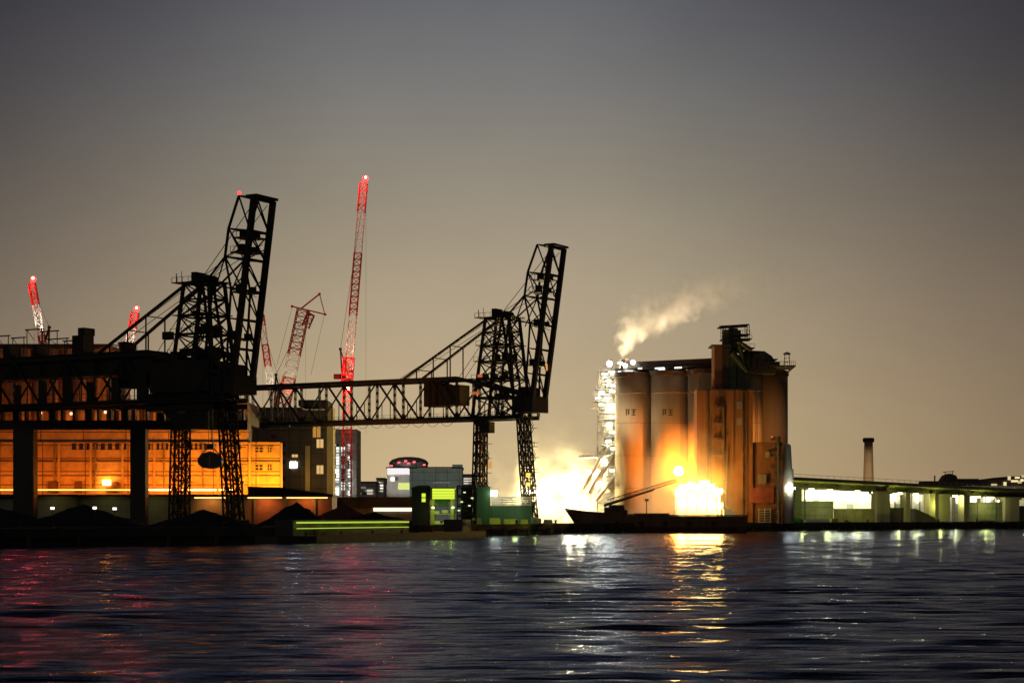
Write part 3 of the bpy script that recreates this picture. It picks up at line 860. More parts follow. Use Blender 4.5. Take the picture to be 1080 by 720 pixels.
    m = MB(); m.span((X(351, d5), d5, GROUND), (X(376, d5), d5 + 20, Z(455, d5))); m.build('wall', M['pale'], r)
    m = MB(); m.span((X(354, d5), d5 - .6, Z(467, d5)), (X(376.5, d5), d5 + 18, Z(452.5, d5))); m.build('top_storey', M['grey'], r)
    for px, w_ in ((352.5, 5), (360, 3.5), (367, 4)):
        m = MB(); m.span((X(px, d5), d5 - .3, Z(522, d5)), (X(px + w_, d5), d5 - .004, Z(468, d5))); f = m.build('window_band', M['rooms'], r)
        s = MB()
        for k in range(17):
            y = 468 + k * 3.3; s.span((X(px, d5) - .1, d5 - .5, Z(y, d5)), (X(px + w_, d5) + .1, d5 - .304, Z(y, d5) + .3))
        s.build('mullion', M['pale'], f)
    lamp('POINT', (X(364, d5), d5 - 8, Z(510, d5)), (.95, 1, .85), 900, r, .3, name='entrance_lamp')

    # long low roof right of the tower
    d6 = 520
    r = thing('long_shed', 'long low dark roofed shed with white lit doorway strip', 'building', (X(400, d6), d6, GROUND))
    m = MB(); m.span((X(352, d6), d6, GROUND), (X(442, d6), d6 + 14, Z(535, d6))); m.build('wall', M['concrete_d'], r)
    m = MB(); m.prism([(X(350, d6), Z(535, d6)), (X(444, d6), Z(535, d6)), (X(440, d6), Z(524, d6)), (X(354, d6), Z(524, d6))], d6 - 1.5, d6 + 15); m.build('roof', M['roofdark'], r)
    m = MB(); m.span((X(394, d6), d6 - .4, Z(538.8, d6)), (X(440, d6), d6 - .004, Z(535.2, d6))); m.build('lit_doorway', glow('doorway_light', (1, .9, .6), 1.6), r)
    # far town blocks
    def block(name, label, a_, b_, yt, dd, mat, wins, group='far town buildings', extra=None):
        r = thing(name, label, 'building', (X((a_ + b_) / 2, dd), dd, GROUND), group)
        m = MB(); m.span((X(a_, dd), dd, GROUND), (X(b_, dd), dd + 25, Z(yt, dd))); m.build('wall', mat, r)
        m = MB(); m.span((X(a_, dd) - .3, dd - .3, Z(yt, dd)), (X(b_, dd) + .3, dd + 25.3, Z(yt, dd) + .8)); m.build('roof', M['roofdark'], r)
        for (p0, p1, y0, y1, mt) in wins:
            m = MB(); m.span((X(p0, dd), dd - .3, Z(y1, dd)), (X(p1, dd), dd - .004, Z(y0, dd))); m.build('window', mt, r)
        return r
    block('apartment_block', 'small cream far building with white lit windows beside the glazed tower', 378, 396, 509, 1000, M['pink'],
          [(379, 386, 513, 515, M['rooms_far']), (385, 394, 516, 518.5, M['rooms_far']), (379, 395, 519.5, 521, M['rooms_far'])])
    block('apartment_block', 'thin grey far building between the cream one and the white one', 397, 405, 505, 1100, M['pink'],
          [(398, 404, 508 + k * 3, 509.2 + k * 3, M['rooms_far']) for k in range(4)])
    r = block('hotel_building', 'white lit far building with rounded top edged in red lamps', 408, 438, 494, 900, M['wall_white'],
              [(410, 434, 496, 500, M['rooms_far']), (412, 420, 503, 507, M['rooms_far']), (420, 432, 509, 516, glow('hotel_lime', (.9, 1, .3), .8))])
    dd = 900
    m = MB(); m.lathe([(9.0, 0), (9.4, 2.2), (8.0, 3.6), (5.0, 4.6), (2, 4.9)], (X(430, dd), dd + 9, Z(494, dd) + .9), 28); m.build('dome_roof', M['grey'], r)
    m = MB(); m.span((X(408.5, dd), dd - .6, Z(500, dd)), (X(436, dd), dd - .303, Z(493.5, dd))); m.build('fascia', glow('hotel_white_band', (1, .93, .95), .95), r)
    for px, y in ((413, 491), (421, 487.5), (428, 486), (431, 488.5), (437, 487), (447.5, 490)):
        m = MB(); m.box((X(px, dd), dd - 1.2, Z(y, dd)), (1.2, .6, .7)); m.build('red_lamp', glow('hotel_red', (1, .12, .15), 2.2), r)
    lamp('SPOT', (X(420, dd), dd - 20, Z(520, dd)), (1, .95, .9), 5000, r, 1, (X(422, dd), dd, Z(500, dd)), 70, 'flood_lamp')
    r = block('office_block', 'slate grey far block with taller corner towers behind the green hopper', 432, 487, 494, 820, M['grey'], [], extra=1)
    dd = 820
    m = MB(); m.span((X(432, dd), dd - .2, GROUND), (X(439, dd), dd + 8, Z(491, dd))); m.build('corner_tower', M['grey'], r)
    m = MB(); m.span((X(477, dd), dd - .2, GROUND), (X(487.5, dd), dd + 8, Z(489.5, dd))); m.build('corner_tower', M['grey'], r)
    m = MB(); m.span((X(440, dd), dd - .5, Z(494.3, dd)), (X(476, dd), dd + 2, Z(493.0, dd))); m.build('parapet', M['concrete'], r)
    m = MB(); m.span((X(457, dd), dd - 2, Z(509.6, dd)), (X(475, dd), dd - .004, Z(508.2, dd))); m.build('canopy', M['pipe'], r)
    lamp('SPOT', (X(470, dd), dd - 60, 20), (.85, 1, .9), 20000, r, 1, (X(462, dd), dd, 22), 70, 'street_glow')  # added spot with no fixture, brightens the grey office block
    block('apartment_block', 'faint pinkish far building just right of the slate grey block', 488, 500, 501, 1200, M['pink'],
          [(489, 498, 504 + 2.5 * k, 505 + 2.5 * k, M['rooms_far']) for k in range(3)])

# ================================================================== TOWER CRANES
def luffer(label, d, mast_px, mast_top, foot, tip, segs, w=2.6, beacon=True, low_lamp=None, mast_red=True, lattice_r=.16, apex=None, power=900):
    """luffing tower crane: lattice mast, slewing deck, raised red and white lattice jib"""
    r = thing('tower_crane', label, 'crane', (X(mast_px, d), d, GROUND), 'red and white luffing tower cranes behind the plant')
    m = MB(); b = V((X(mast_px, d), d, GROUND)); t = V((X(mast_px, d), d, Z(mast_top, d)))
    m.lattice(b, t, w, w, max(4, int((t - b).length / 3.4)), lattice_r * 1.2, lattice_r * .75)
    m.build('mast', M['red'] if mast_red else M['white'], r)
    m = MB(); m.box(t + V((0, 0, .5)), (w * 1.5, w * 1.5, 1.0)); m.box(t + V((-w * .9, 0, 1.6)), (w * 1.5, w, 1.6)); m.build('slewing_deck', M['crane'], r)
    f = P(*foot, d); e = P(*tip, d); a = P(*apex, d) if apex else t + V((-w * 1.4, 0, 9))
    m = MB()
    for dy in (-w * .4, w * .4): m.beam(t + V((-w * .6, dy, 1)), a + V((0, dy * .5, 0)), .35); m.beam(t + V((w * .3, dy, 1)), a + V((0, dy * .5, 0)), .28)
    m.box(a, (.9, 1.2, .8)); m.build('back_mast', M['crane'], r)
    m = MB(); m.beam(a, f.lerp(e, .86), .07); m.beam(a + V((0, .5, 0)), f.lerp(e, .86) + V((0, .5, 0)), .07); m.build('luffing_rope', M['rope'], r)
    Lj = (e - f).length
    for u0, u1, c in segs:
        m = MB(); n = max(2, int(Lj * (u1 - u0) / 2.1))
        k = 1.45 if c == 'red' else .62
        m.lattice(f.lerp(e, u0), f.lerp(e, u1), w * .92, w * .92, n, lattice_r * k, lattice_r * .62 * k)
        m.build('jib_section', M[c], r)
    m = MB(); m.box(f + V((1.5, -4.0, 1.0)), (.8, .6, .6)); m.beam(f + V((0, -1.0, .6)), f + V((1.5, -4.0, .7)), .2); m.build('jib_floodlight', M['galv'], r)
    lamp('SPOT', f + V((1.5, -4.2, 1.8)), (1, .93, .78), 16000, r, .3, f.lerp(e, .8), 50, 'jib_flood_lamp')  # added spot and fixture that brighten the white jib sections
    m = MB(); m.beam(e + V((.8, 0, .4)), V((e.x + .8, d, GROUND + 30)), .06); m.build('hoist_rope', M['rope'], r)
    if beacon:
        m = MB(); m.ball(e + V((.7, -.8, 1.4)), .95); bc = m.build('beacon', M['g_red'], r)  # red ball imitates the halo, the small ball is the lamp core
        m = MB(); m.ball(e + V((.8, -1.6, 1.6)), .36); m.build('lens', M['g_core'], bc)
        lamp('POINT', e + V((0, -9.0, 1.5)), REDL, power * 2.2, r, .5, name='beacon_light')
    if low_lamp:
        c = P(*low_lamp, d) + V((0, -w * .8, 0))
        m = MB(); m.ball(c, 1.3); bc = m.build('beacon', M['g_red'], r)  # halo shown as a larger glowing ball behind the core
        m = MB(); m.ball(c + V((.3, -1.1, .2)), .6); m.build('lens', M['g_core'], bc)
        lamp('POINT', c + V((0, -9, 0)), REDL, 20000, r, .6, name='beacon_light')
        lamp('POINT', c + V((0, -4, 12)), REDL, 900, r, .6, name='beacon_light')
    return r
def build_tower_cranes():
    r1 = luffer('tallest red and white tower crane, jib almost upright, beacon at its tip', 650, 366, 402, (367, 398), (383.5, 193),
           [(0, .10, 'red'), (.10, .32, 'white'), (.32, .64, 'red'), (.64, .85, 'white'), (.85, 1, 'red')], w=2.7, low_lamp=(366.5, 411), apex=(359, 368), power=5000)
    m = MB(); m.lattice(P(366, 402, 648), P(368, 377, 648), 3.6, 3.4, 4, .2, .12); m.build('jib_root', M['red'], r1)
    r = luffer('short pinkish tower crane with triangular head frame, between lattice crane and tallest crane', 700, 297, 440, (298, 432), (320, 327),
           [(0, .32, 'red'), (.32, .55, 'white'), (.55, 1, 'red')], w=4.6, beacon=False, apex=(291, 395), lattice_r=.17)
    m = MB(); dd = 700
    m.beam(P(308, 323, dd), P(343, 331.5, dd), .45); m.beam(P(318, 325, dd), P(337, 310, dd), .5); m.beam(P(337, 310, dd), P(342.5, 331, dd), .3)
    m.beam(P(323, 329, dd), P(331, 333, dd), .7)
    for p in ((308, 323), (337, 310), (343, 331.5)): m.box(P(*p, dd), (.8, .8, .8))
    m.build('head_frame', M['red'], r)
    m = MB(); m.lattice(P(322, 345, dd), P(328, 331, dd), 2.6, 2.6, 3, .2, .12); m.build('jib_section', M['red'], r)
    m = MB(); m.beam(P(342, 332, dd), P(328, 395, dd), .09); m.beam(P(308, 324, dd), P(292, 385, dd), .09); m.build('rope', M['rope'], r)
    luffer('slender orange tipped tower crane half hidden behind the larger lattice crane', 690, 291, 442, (289, 430), (275, 332),
           [(0, .44, 'white'), (.44, .68, 'red'), (.68, .88, 'white'), (.88, 1, 'red')], w=2.3, beacon=False, mast_red=False, apex=(296, 405))
    luffer('tower crane leaning left with red beacon, leftmost of all', 640, 49, 372, (46, 366), (33.5, 299),
           [(0, .18, 'red'), (.18, .66, 'white'), (.66, 1, 'red')], w=2.2, apex=(52, 345), power=3800)
    luffer('short tower crane with red beacon, between the leftmost tower crane and the larger lattice crane', 660, 132, 388, (133, 384), (142.5, 330),
           [(0, .36, 'red'), (.36, .70, 'white'), (.70, 1, 'red')], w=2.6, apex=(126, 362), power=3500)

# ================================================================== QUAY CLUTTER, CENTRE
def build_centre():
    heap('coal_heap', 'broad black heap in front of the dim low wall at left', 88, 350, 150, 531, M['coal'], 1.3)
    heap('coal_heap', 'lower black heap running out of the left edge', -10, 340, 170, 530, M['coal'], 4.1)
    heap('coal_heap', 'black heap between the two legs of the larger lattice crane', 215, 350, 130, 537, M['coal'], 2.2)
    heap('coal_heap', 'pointed black heap before the red brick wall', 313, 400, 84, 528.5, M['coal'], 6.2)
    heap('ore_heap', 'brown heap beneath the long dark shed roof', 362, 425, 95, 531, M['sand'], 8.4)
    heap('coal_heap', 'long flat black heap behind the green lit barge', 395, 410, 130, 540, M['coal'], 9.7)
    # work lamps among the heaps
    for px, y, lb in ((55.5, 536.3, 'white work lamp on a short post, leftmost of three'), (100, 536, 'white work lamp on a short post, middle of three'), (121, 536.8, 'white work lamp on a short post, rightmost of three')):
        d = 318
        p = P(px, y, d)
        r = thing('work_lamp', lb, 'lamp', (p.x, d, GROUND), 'white work lamps in front of the heaps')
        m = MB(); m.tube((p.x, d, GROUND), (p.x, d, p.z), .07, None, 8); m.box((p.x, d, GROUND + .1), (.6, .6, .2)); m.build('post', M['crane'], r)
        m = MB(); m.box((p.x, d - .1, p.z + .1), (.6, .25, .4)); m.build('lamp_head', glow('work_lamp_glow', (1, .95, .9), 2.2), r)
    for i, px in enumerate((20, 60, 110, 170, 236, 500, 545, 586, 846, 880, 915, 950, 990, 1030)):
        dd = wl(px) + .9; x = X(px, dd)
        m = MB(); m.lathe([(.34, 0), (.26, .12), (.24, .5), (.42, .62), (.42, .78), (.2, .86)], (x, dd, GROUND + .28), 14)
        o = m.build('bollard', M['hull'], loc=(x, dd, GROUND + .28), smooth=True); tag(o, 'small black mooring bollard on the quay edge', 'bollard', 'mooring bollards along the quay edge')
    # moored barge with green strip lighting
    px0, px1 = 262, 470
    a = V((X(px0, wl(px0)), wl(px0), 0)); b = V((X(px1, wl(px1)), wl(px1), 0))
    u = (b - a).normalized(); n = V((u.y, -u.x, 0))
    a = a + n * 1.0; b = b + n * 1.0
    r = thing('moored_barge', 'long low black barge with a green lit side, moored below the heaps', 'barge', (a + b) / 2)
    w = 8.0
    hl = MB()
    q = [a + n * w * .5, a + u * 5 + n * w, b - u * 2 + n * w, b + n * (w * .7), b, a]
    hl.slab([(v.x, v.y) for v in q], -.6, 1.15); hl.build('hull', M['hull'], r)
    m = MB()
    for p, q_ in ((a + u * 5 + n * (w - .2), b - u * 2 + n * (w - .2)), (a + n * .3 + u, b + n * .3)):
        m.beam(p + V((0, 0, 1.2)), q_ + V((0, 0, 1.2)), .22)
    m.build('gunwale', M['hull'], r)
    # hatch coaming, pale steel
    q0, q1 = [V((X(p_, wl(p_)), wl(p_), 0)) + n * 1.0 for p_ in (284, 414)]
    c0, c1 = a + u * (q0 - a).dot(u), a + u * (q1 - a).dot(u)
    L = (c1 - c0).length
    m = MB(); vs = [c0 + n * 1.6, c1 + n * 1.6, c1 + n * 4.6, c0 + n * 4.6]; m.slab([(v.x, v.y) for v in vs], 1.15, 3.55); m.build('hatch_coaming', M['hull'], r)
    for z in (2.25, 3.15):
        m = MB(); m.beam(c0 + n * 4.85 + V((0, 0, z)) + u, c1 + n * 4.85 + V((0, 0, z)) - u, .26 if z > 3 else .13); m.build('strip_light', M['g_green'], r)
    for k in range(6):
        c = c0 + u * (L * (k + .5) / 6) + n * 6.0 + V((0, 0, 2.7)); lamp('POINT', c, LIME, 10, r, .2, name='strip_lamp')
    for k in range(4):
        m = MB(); c = a + u * (3 + k * 14) + n * (w - .9); m.tube(c + V((0, 0, 1.1)), c + V((0, 0, 1.75)), .16, .2, 8); m.build('bollard', M['hull'], r)
    m = MB(); c = b - u * 6 + n * 3.4
    m.box(c + V((0, 0, 2.35)), (5.0, 3.8, 2.4), math.atan2(u.y, u.x)); wh = m.build('deckhouse', M['hull'], r)
    m = MB(); m.box(c + n * 2.0 + V((0, 0, 2.7)), (3.2, .1, .7), math.atan2(u.y, u.x)); m.build('window', M['glass'], wh)

    # green lit loading hopper
    d = 400
    r = thing('loading_hopper', 'lime green lit hopper frame with a bright panel on top', 'hopper', (X(467, d), d, GROUND))
    m = MB(); m.span((X(453.5, d), d, Z(526.5, d)), (X(480, d), d + 5, Z(513.5, d))); m.build('bin', M['greenhouse'], r)
    m = MB(); m.span((X(456, d), d - .35, Z(526, d)), (X(479.5, d), d - .004, Z(515, d))); pn = m.build('lit_panel', M['g_lime'], r)
    m = MB()
    for y in (517.5, 520.5, 523.5): m.span((X(456, d), d - .42, Z(y + .15, d)), (X(479.5, d), d - .354, Z(y - .15, d)))
    m.build('rib', M['lime'], pn)
    for px in (454.6, 475.2):
        for dy in (0, 4.5):
            m = MB(); m.span((X(px, d), d + dy, GROUND), (X(px, d) + .7, d + dy + .6, Z(526.5, d))); m.build('leg', M['lime'], r)
    m = MB()
    for y in (541.5, 552): m.span((X(454, d), d - .3, Z(y + .6, d)), (X(479, d), d + 4.8, Z(y - .1, d)))
    m.build('floor', M['lime'], r)
    m = MB(); a_, b_ = V((X(459, d), d + 2, Z(527, d))), V((X(474, d), d + 2, Z(533, d)))
    m.prism([(X(457.5, d), Z(526.6, d)), (X(474.5, d), Z(526.6, d)), (X(469, d), Z(534, d)), (X(463, d), Z(534, d))], d + .9, d + 4); m.build('chute', M['green'], r)
    for px, y, w_, h in ((458, 538.5, 5, 3), (466, 537.5, 6, 3.2), (458, 549, 6, 4), (467, 550, 5, 3)):
        m = MB(); m.span((X(px, d), d + .6, Z(y + h, d)), (X(px + w_, d), d + 2.4, Z(y, d))); m.build('drive_unit', M['wall_white'], r)
    m = MB(); m.box((X(457, d), d - 1.5, Z(535, d)), (.4, .3, .3)); m.box((X(478, d), d - 1.5, Z(535, d)), (.4, .3, .3)); m.build('lamp_head', glow('hopper_lamp', (.9, 1, .5), 8), r)
    for px in (459, 476): lamp('POINT', (X(px, d), d - 2.6, Z(536, d)), LIME, 80, r, .25, name='hopper_light')
    lamp('POINT', (X(467, d), d - 3, Z(550, d)), LIME, 90, r, .25, name='hopper_light')
    # dark switch house and stair frame either side
    r = thing('switch_house', 'dark switch house with one small lime window, left of the green hopper', 'building', (X(445, d), d + 1, GROUND))
    m = MB(); m.span((X(434, d), d + 1, GROUND), (X(453, d), d + 8, Z(514, d))); m.build('wall', M['crane'], r)
    m = MB(); m.prism([(X(433, d), Z(514, d)), (X(454, d), Z(514, d)), (X(452, d), Z(511.5, d)), (X(441, d), Z(511.5, d))], d + .5, d + 8.4); m.build('roof', M['roofdark'], r)
    for y in (520, 525):
        m = MB(); m.span((X(444.6, d), d + .85, Z(y + 4, d)), (X(448.6, d), d + .996, Z(y, d))); m.build('window', M['g_lime'], r)
    r = thing('stair_tower', 'dark steel stair frame right of the green hopper', 'stair tower', (X(492, d), d + 2, GROUND))
    m = MB(); c = V((X(492, d), d + 2, GROUND)); top = V((X(492, d), d + 2, Z(512, d)))
    m.lattice(c, top, 3.9, 3.9, 4, .22, .13); m.build('frame', M['crane'], r)
    for k in range(5):
        m = MB(); z = GROUND + 1.9 * k + .2; m.box((c.x, c.y, z), (3.8, 3.6, .16)); m.build('landing', M['crane'], r)
    m = MB()
    for k in range(4):
        z = GROUND + 1.9 * k + .3; s_ = 1 if k % 2 else -1
        for dy in (-1.0, -.2): m.beam((c.x - s_ * 1.4, c.y + dy, z), (c.x + s_ * 1.4, c.y + dy, z + 1.9), .2)
    m.span((c.x - 1.2, c.y + .3, GROUND + .3), (c.x + 1.2, c.y + 1.4, top.z - .2)); m.build('stair_flight', M['crane'], r)
    for px, y in ((484, 538), (490, 519), (498, 525), (487, 529), (495, 533)):
        m = MB(); m.box((X(px, d), d - .2, Z(y, d)), (.5, .2, .25)); m.build('lamp', glow('stair_frame_lamp', (.8, 1, .5), 1.2), r)
    # green bin with pale rails
    d = 448
    r = thing('storage_bin', 'green steel bin with pale rails behind the second lattice crane legs', 'bin', (X(533, d), d, GROUND))
    m = MB(); m.prism([(X(507, d), GROUND), (X(561, d), GROUND), (X(561, d), Z(533, d)), (X(508, d), Z(533, d))], d, d + 7); m.build('body', M['green'], r)
    m = MB(); m.span((X(502, d), d - .8, GROUND), (X(517, d), d - .004, Z(513, d))); m.build('end_plate', M['green'], r)
    m = MB()
    for y in (524.5, 527, 529.5, 532): m.beam((X(519, d), d + .3, Z(y, d)), (X(560, d), d + .3, Z(y, d)), .32)
    for px in (520, 530, 540, 550, 560): m.beam((X(px, d), d + .35, Z(533, d)), (X(px, d), d + .35, Z(524, d)), .2)
    m.build('rail', M['pipe'], r)
    lamp('POINT', (X(526, d), d - 5, Z(526, d)), (.85, 1, .6), 170, r, .3, name='bin_light')
    lamp('POINT', (X(545, d), d - 6, Z(540, d)), (.8, 1, .55), 260, r, .3, name='bin_light')
    m = MB(); m.box((X(521, d), d - 1.5, Z(520, d)), (1.5, .4, 1.2)); m.build('floodlight', glow('bin_flood', (1, .95, .8), 10), r)
    for px in (520, 542, 564): lamp('POINT', (X(px, 431), 430, 4.2), (.85, 1, .12), 150, r, .2, name='bin_light')  # added lime lights without fixtures that colour the blocks
    # blocks along the quay in lime light
    names = ['mossy yellow block beneath the left leg of the second lattice crane', 'lime lit block below the green bin, first from left', 'lime lit block below the green bin, in the middle', 'lime lit block below the green bin, nearest the steam', 'dull olive block beside the ship bow', 'small olive block closest to the ship bow']
    for i, (p0, p1, y0) in enumerate(((496, 508, 546), (516, 528, 546), (531, 546, 547), (549, 557, 547.5), (560, 571, 546), (573, 583, 547.5))):
        dd = 436 + (i > 3) * 8
        m = MB(); m.box((X((p0 + p1) / 2, dd), dd, (GROUND + Z(y0, dd)) / 2), ((p1 - p0) / F * dd, 1.6, Z(y0, dd) - GROUND), taper=.9)
        m.span((X(p0, dd) + .3, dd - .95, GROUND), (X(p0, dd) + .6, dd - .7, Z(y0, dd) - .2)); m.span((X(p1, dd) - .6, dd - .95, GROUND), (X(p1, dd) - .3, dd - .7, Z(y0, dd) - .2))
        tag(m.build('concrete_block', M['lime'] if i in (1, 2, 3) else M['bridge'], loc=(X((p0 + p1) / 2, dd), dd, GROUND)), names[i], 'block', 'blocks along the quay edge')  # lime light on three blocks is put into their base colour

# ================================================================== SILOS
def build_silos():
    CTR = [(668, 572), (706.5, 566), (745.5, 560), (784, 554)]
    z_top = 45.6
    labs = ['grey lit concrete silo at the left end of the row', 'concrete silo second from the left, glowing orange low down', 'concrete silo third from the left, partly hidden by the brown annex', 'concrete silo fourth from the left behind the dark elevator house']
    R = 5.55
    for (px, d), lb in zip(CTR, labs):
        x = X(px, d)
        r = thing('concrete_silo', lb, 'silo', (x, d, GROUND), 'round concrete cement silos')
        m = MB(); prof = [(R, 0), (R, z_top - GROUND)]
        m.lathe(prof, (x, d, GROUND), 64); m.build('shell', M['concrete'], r, smooth=True)
        for p in r.children[0].data.polygons: p.use_smooth = abs(p.normal.z) < .5
        m = MB(); m.lathe([(R + .02, 0), (R + .35, .1), (R + .35, 1.4), (R - 1.5, 2.2)], (x, d, z_top), 48); m.build('rim', M['roofdark'], r)
        m = MB(); zz = Z(416 - (px - 668) * .02, d)
        m.lathe([(R + .002, 0), (R + .16, .02), (R + .16, .26), (R + .002, .28)], (x, d, zz), 48, cap=False); m.build('hoop', M['concrete_d'], r)
        for y_ in (447, 481, 515):
            m = MB(); zz = Z(y_, d); m.lathe([(R + .002, 0), (R + .05, .02), (R + .05, .12), (R + .002, .14)], (x, d, zz), 48, cap=False); m.build('pour_line', M['concrete_d'], r)
        m = MB(); la = math.radians(-58); lx, ly = x + math.cos(la) * (R + .35), d + math.sin(la) * (R + .35)
        for o_ in (-.3, .3): m.beam((lx + o_, ly, GROUND), (lx + o_, ly, z_top + .8), .09)
        for k_ in range(60): m.beam((lx - .3, ly, GROUND + .7 * k_), (lx + .3, ly, GROUND + .7 * k_), .06)
        m.build('ladder', M['rust'], r)
        # faded painted marks, two per silo
        for k, dx in enumerate((-1.85, -.1)):
            m = MB(); z0 = Z(435.5, d)
            def strip(a0, a1, b0, b1):
                n = 6; vs = []
                for i in range(n + 1):
                    t = a0 + (a1 - a0) * i / n; tx = dx - .8 + t; ty = -math.sqrt(max(.1, (R + .02) ** 2 - tx * tx))
                    vs += [V((x + tx, d + ty, z0 - .95 + b0)), V((x + tx, d + ty, z0 - .95 + b1))]
                m.add(vs, [(2 * i, 2 * i + 2, 2 * i + 3, 2 * i + 1) for i in range(n)])
            for sgm in ([(0, 1.25, 1.5, 1.85), (.1, .45, 0, 1.5), (.75, 1.15, .2, 1.5), (.45, .75, .7, 1.0)] if k == 0 else [(0, 1.3, 1.45, 1.8), (0, 1.3, .75, 1.05), (.45, .85, 0, 1.5), (0, 1.3, 0, .3)]): strip(*sgm)
            m.build('painted_mark', M['mark'], r)
    px, d = 811, 566; x = X(px, d)
    r = thing('concrete_silo', 'concrete silo at the right end, below the railed platform', 'silo', (x, d, GROUND), 'round concrete cement silos')
    m = MB(); m.lathe([(R, 0), (R, z_top - GROUND)], (x, d, GROUND), 64); m.build('shell', M['concrete'], r)
    for p in r.children[0].data.polygons: p.use_smooth = abs(p.normal.z) < .5
    m = MB(); m.lathe([(R + .02, 0), (R + .3, .1), (R + .3, 1.4), (R - 1.5, 2.0)], (x, d, z_top), 48); m.build('rim', M['roofdark'], r)
    # gallery along the silo tops
    r = thing('roof_gallery', 'long dark conveyor gallery running over the silo tops', 'gallery', (X(710, 566), 566, z_top + 2.2))
    a = V((X(650, 576), 576, 0)); b = V((X(756, 559), 559, 0)); u = (b - a).normalized(); n = V((-u.y, u.x, 0))
    def q(s0, s1, w0, w1): return [((a + u * s0 + n * w0).x, (a + u * s0 + n * w0).y), ((a + u * s1 + n * w0).x, (a + u * s1 + n * w0).y), ((a + u * s1 + n * w1).x, (a + u * s1 + n * w1).y), ((a + u * s0 + n * w1).x, (a + u * s0 + n * w1).y)]
    L = (b - a).length
    m = MB(); m.slab(q(2, L, -4.5, 4.5), z_top + 2.25, z_top + 2.65); m.build('deck', M['roofdark'], r)
    m = MB(); m.slab(q(3, L, -3.0, 3.0), z_top + 2.65, z_top + 4.3); m.build('casing', M['roofdark'], r)
    m = MB(); m.slab(q(2.4, L, -3.5, 3.5), z_top + 4.3, z_top + 4.6); m.build('roof', M['roofdark'], r)
    m = MB()
    for k in range(24):
        c = a + u * (2.2 + (L - 2.4) * k / 23) - n * 4.4; m.beam((c.x, c.y, z_top + 2.65), (c.x, c.y, z_top + 3.75), .09)
    c0, c1 = a + u * 2.2 - n * 4.4, a + u * L - n * 4.4
    m.beam((c0.x, c0.y, z_top + 3.75), (c1.x, c1.y, z_top + 3.75), .09); m.build('handrail', M['roofdark'], r)
    for s_, w_, dz in ((7.3, 2.4, 1.85), (4.2, .9, 1.9), (11, 1.2, 2.6), (17.5, 3.0, 2.4), (18.2, 2.0, 1.95), (23.5, 2.2, 2.3), (1.5, 2.2, 1.9)):
        c = a + u * s_ - n * 5.9
        m = MB(); m.box((c.x, c.y, z_top + dz - .25), (w_, .35, .38), math.atan2(u.y, u.x)); m.build('strip_lamp', glow('gallery_lamp', (1, .95, .85), 2.2), r)
    # top plant on the left end of the gallery
    c = a + u * 3.6
    m = MB(); m.box((c.x, c.y - 2, z_top + 5.2), (.9, .9, 1.0)); m.build('lamp_box', M['roofdark'], r)
    for px, y in ((667.5, 382), (659.5, 385.6)):
        m = MB(); m.ball(P(px, y, 569), .62); m.build('lamp', M['g_white'], r)

    # brown annex, front of the third and fourth silo
    d = 541
    r = thing('silo_annex', 'tall flat rust brown annex standing in front of the right silos', 'building', (X(764, d), d, GROUND))
    m = MB(); m.span((X(735, d), d, GROUND), (X(794, d), d + 8, Z(411.5, d))); m.build('wall', M['ochre'], r)
    m = MB(); m.span((X(734.4, d), d - .4, Z(411.5, d)), (X(789, d), d + 8.2, Z(410.2, d))); m.build('roof', M['roofdark'], r)
    m = MB(); m.span((X(794, d), d + .8, GROUND), (X(826, d), d + 8, Z(466, d))); m.build('wing', M['ochre'], r)
    for px in (743, 757, 772, 786):
        m = MB(); m.span((X(px, d), d - .35, GROUND), (X(px, d) + .5, d - .003, Z(412, d))); m.build('pilaster', M['ochre'], r)
    for px, y, w_, h in ((777, 423, 7, 8), (777, 441, 7, 7), (808, 476, 4, 6), (800, 500, 8, 10)):
        m = MB(); m.span((X(px, d), d - .12, Z(y + h, d)), (X(px + w_, d), d - .003 if px < 790 else d + .797, Z(y, d))); m.build('window', M['concrete_d'], r)
    for px_, rad_, y_ in ((746, .32, 412), (749, .22, 440), (763, .4, 430), (783, .25, 412), (767, .2, 470)):
        m = MB(); m.tube((X(px_, d), d - .75, GROUND), (X(px_, d), d - .75, Z(y_, d)), rad_, None, 10)
        for k_ in range(6): z_ = GROUND + 4 + k_ * 4.2; m.span((X(px_, d) - rad_ - .1, d - .8, z_), (X(px_, d) + rad_ + .1, d - .004, z_ + .15))
        m.build('downpipe', M['rust'], r)
    for y_ in (430, 447, 463, 480):
        m = MB(); m.span((X(752, d), d - 1.5, Z(y_, d)), (X(762, d), d - .36, Z(y_, d) + .2)); m.beam((X(752, d), d - 1.45, Z(y_, d) + 1.2), (X(762, d), d - 1.45, Z(y_, d) + 1.2), .1)
        for px_ in (752.3, 757, 761.7): m.beam((X(px_, d), d - 1.45, Z(y_, d)), (X(px_, d), d - 1.45, Z(y_, d) + 1.2), .1)
        m.build('stair_landing', M['rust'], r)
    m = MB(); m.span((X(791, d), d - .3, Z(530, d)), (X(816, d), d + .6, Z(514, d))); m.build('lean_to', paint('dull_red_shed', (.22, .05, .03), .7, .4, .6), r)
    m = MB()
    for k in range(6):
        y = 537 + k * 2.6; m.span((X(800, d), d - .9, Z(y + .5, d)), (X(812, d), d + .6, Z(y, d)))
    for px in (800, 806, 812): m.beam((X(px, d), d - .9, GROUND), (X(px, d), d - .9, Z(536, d)), .2)
    m.build('stair_flight', M['galv'], r)
    lamp('SPOT', (X(812, d), d - 2, Z(458, d)), (1, .36, .07), 6500, r, .4, (X(800, d), d + 16, Z(424, d)), 110, 'roof_lamp')  # added spot, no fixture, to brighten the right-hand silos
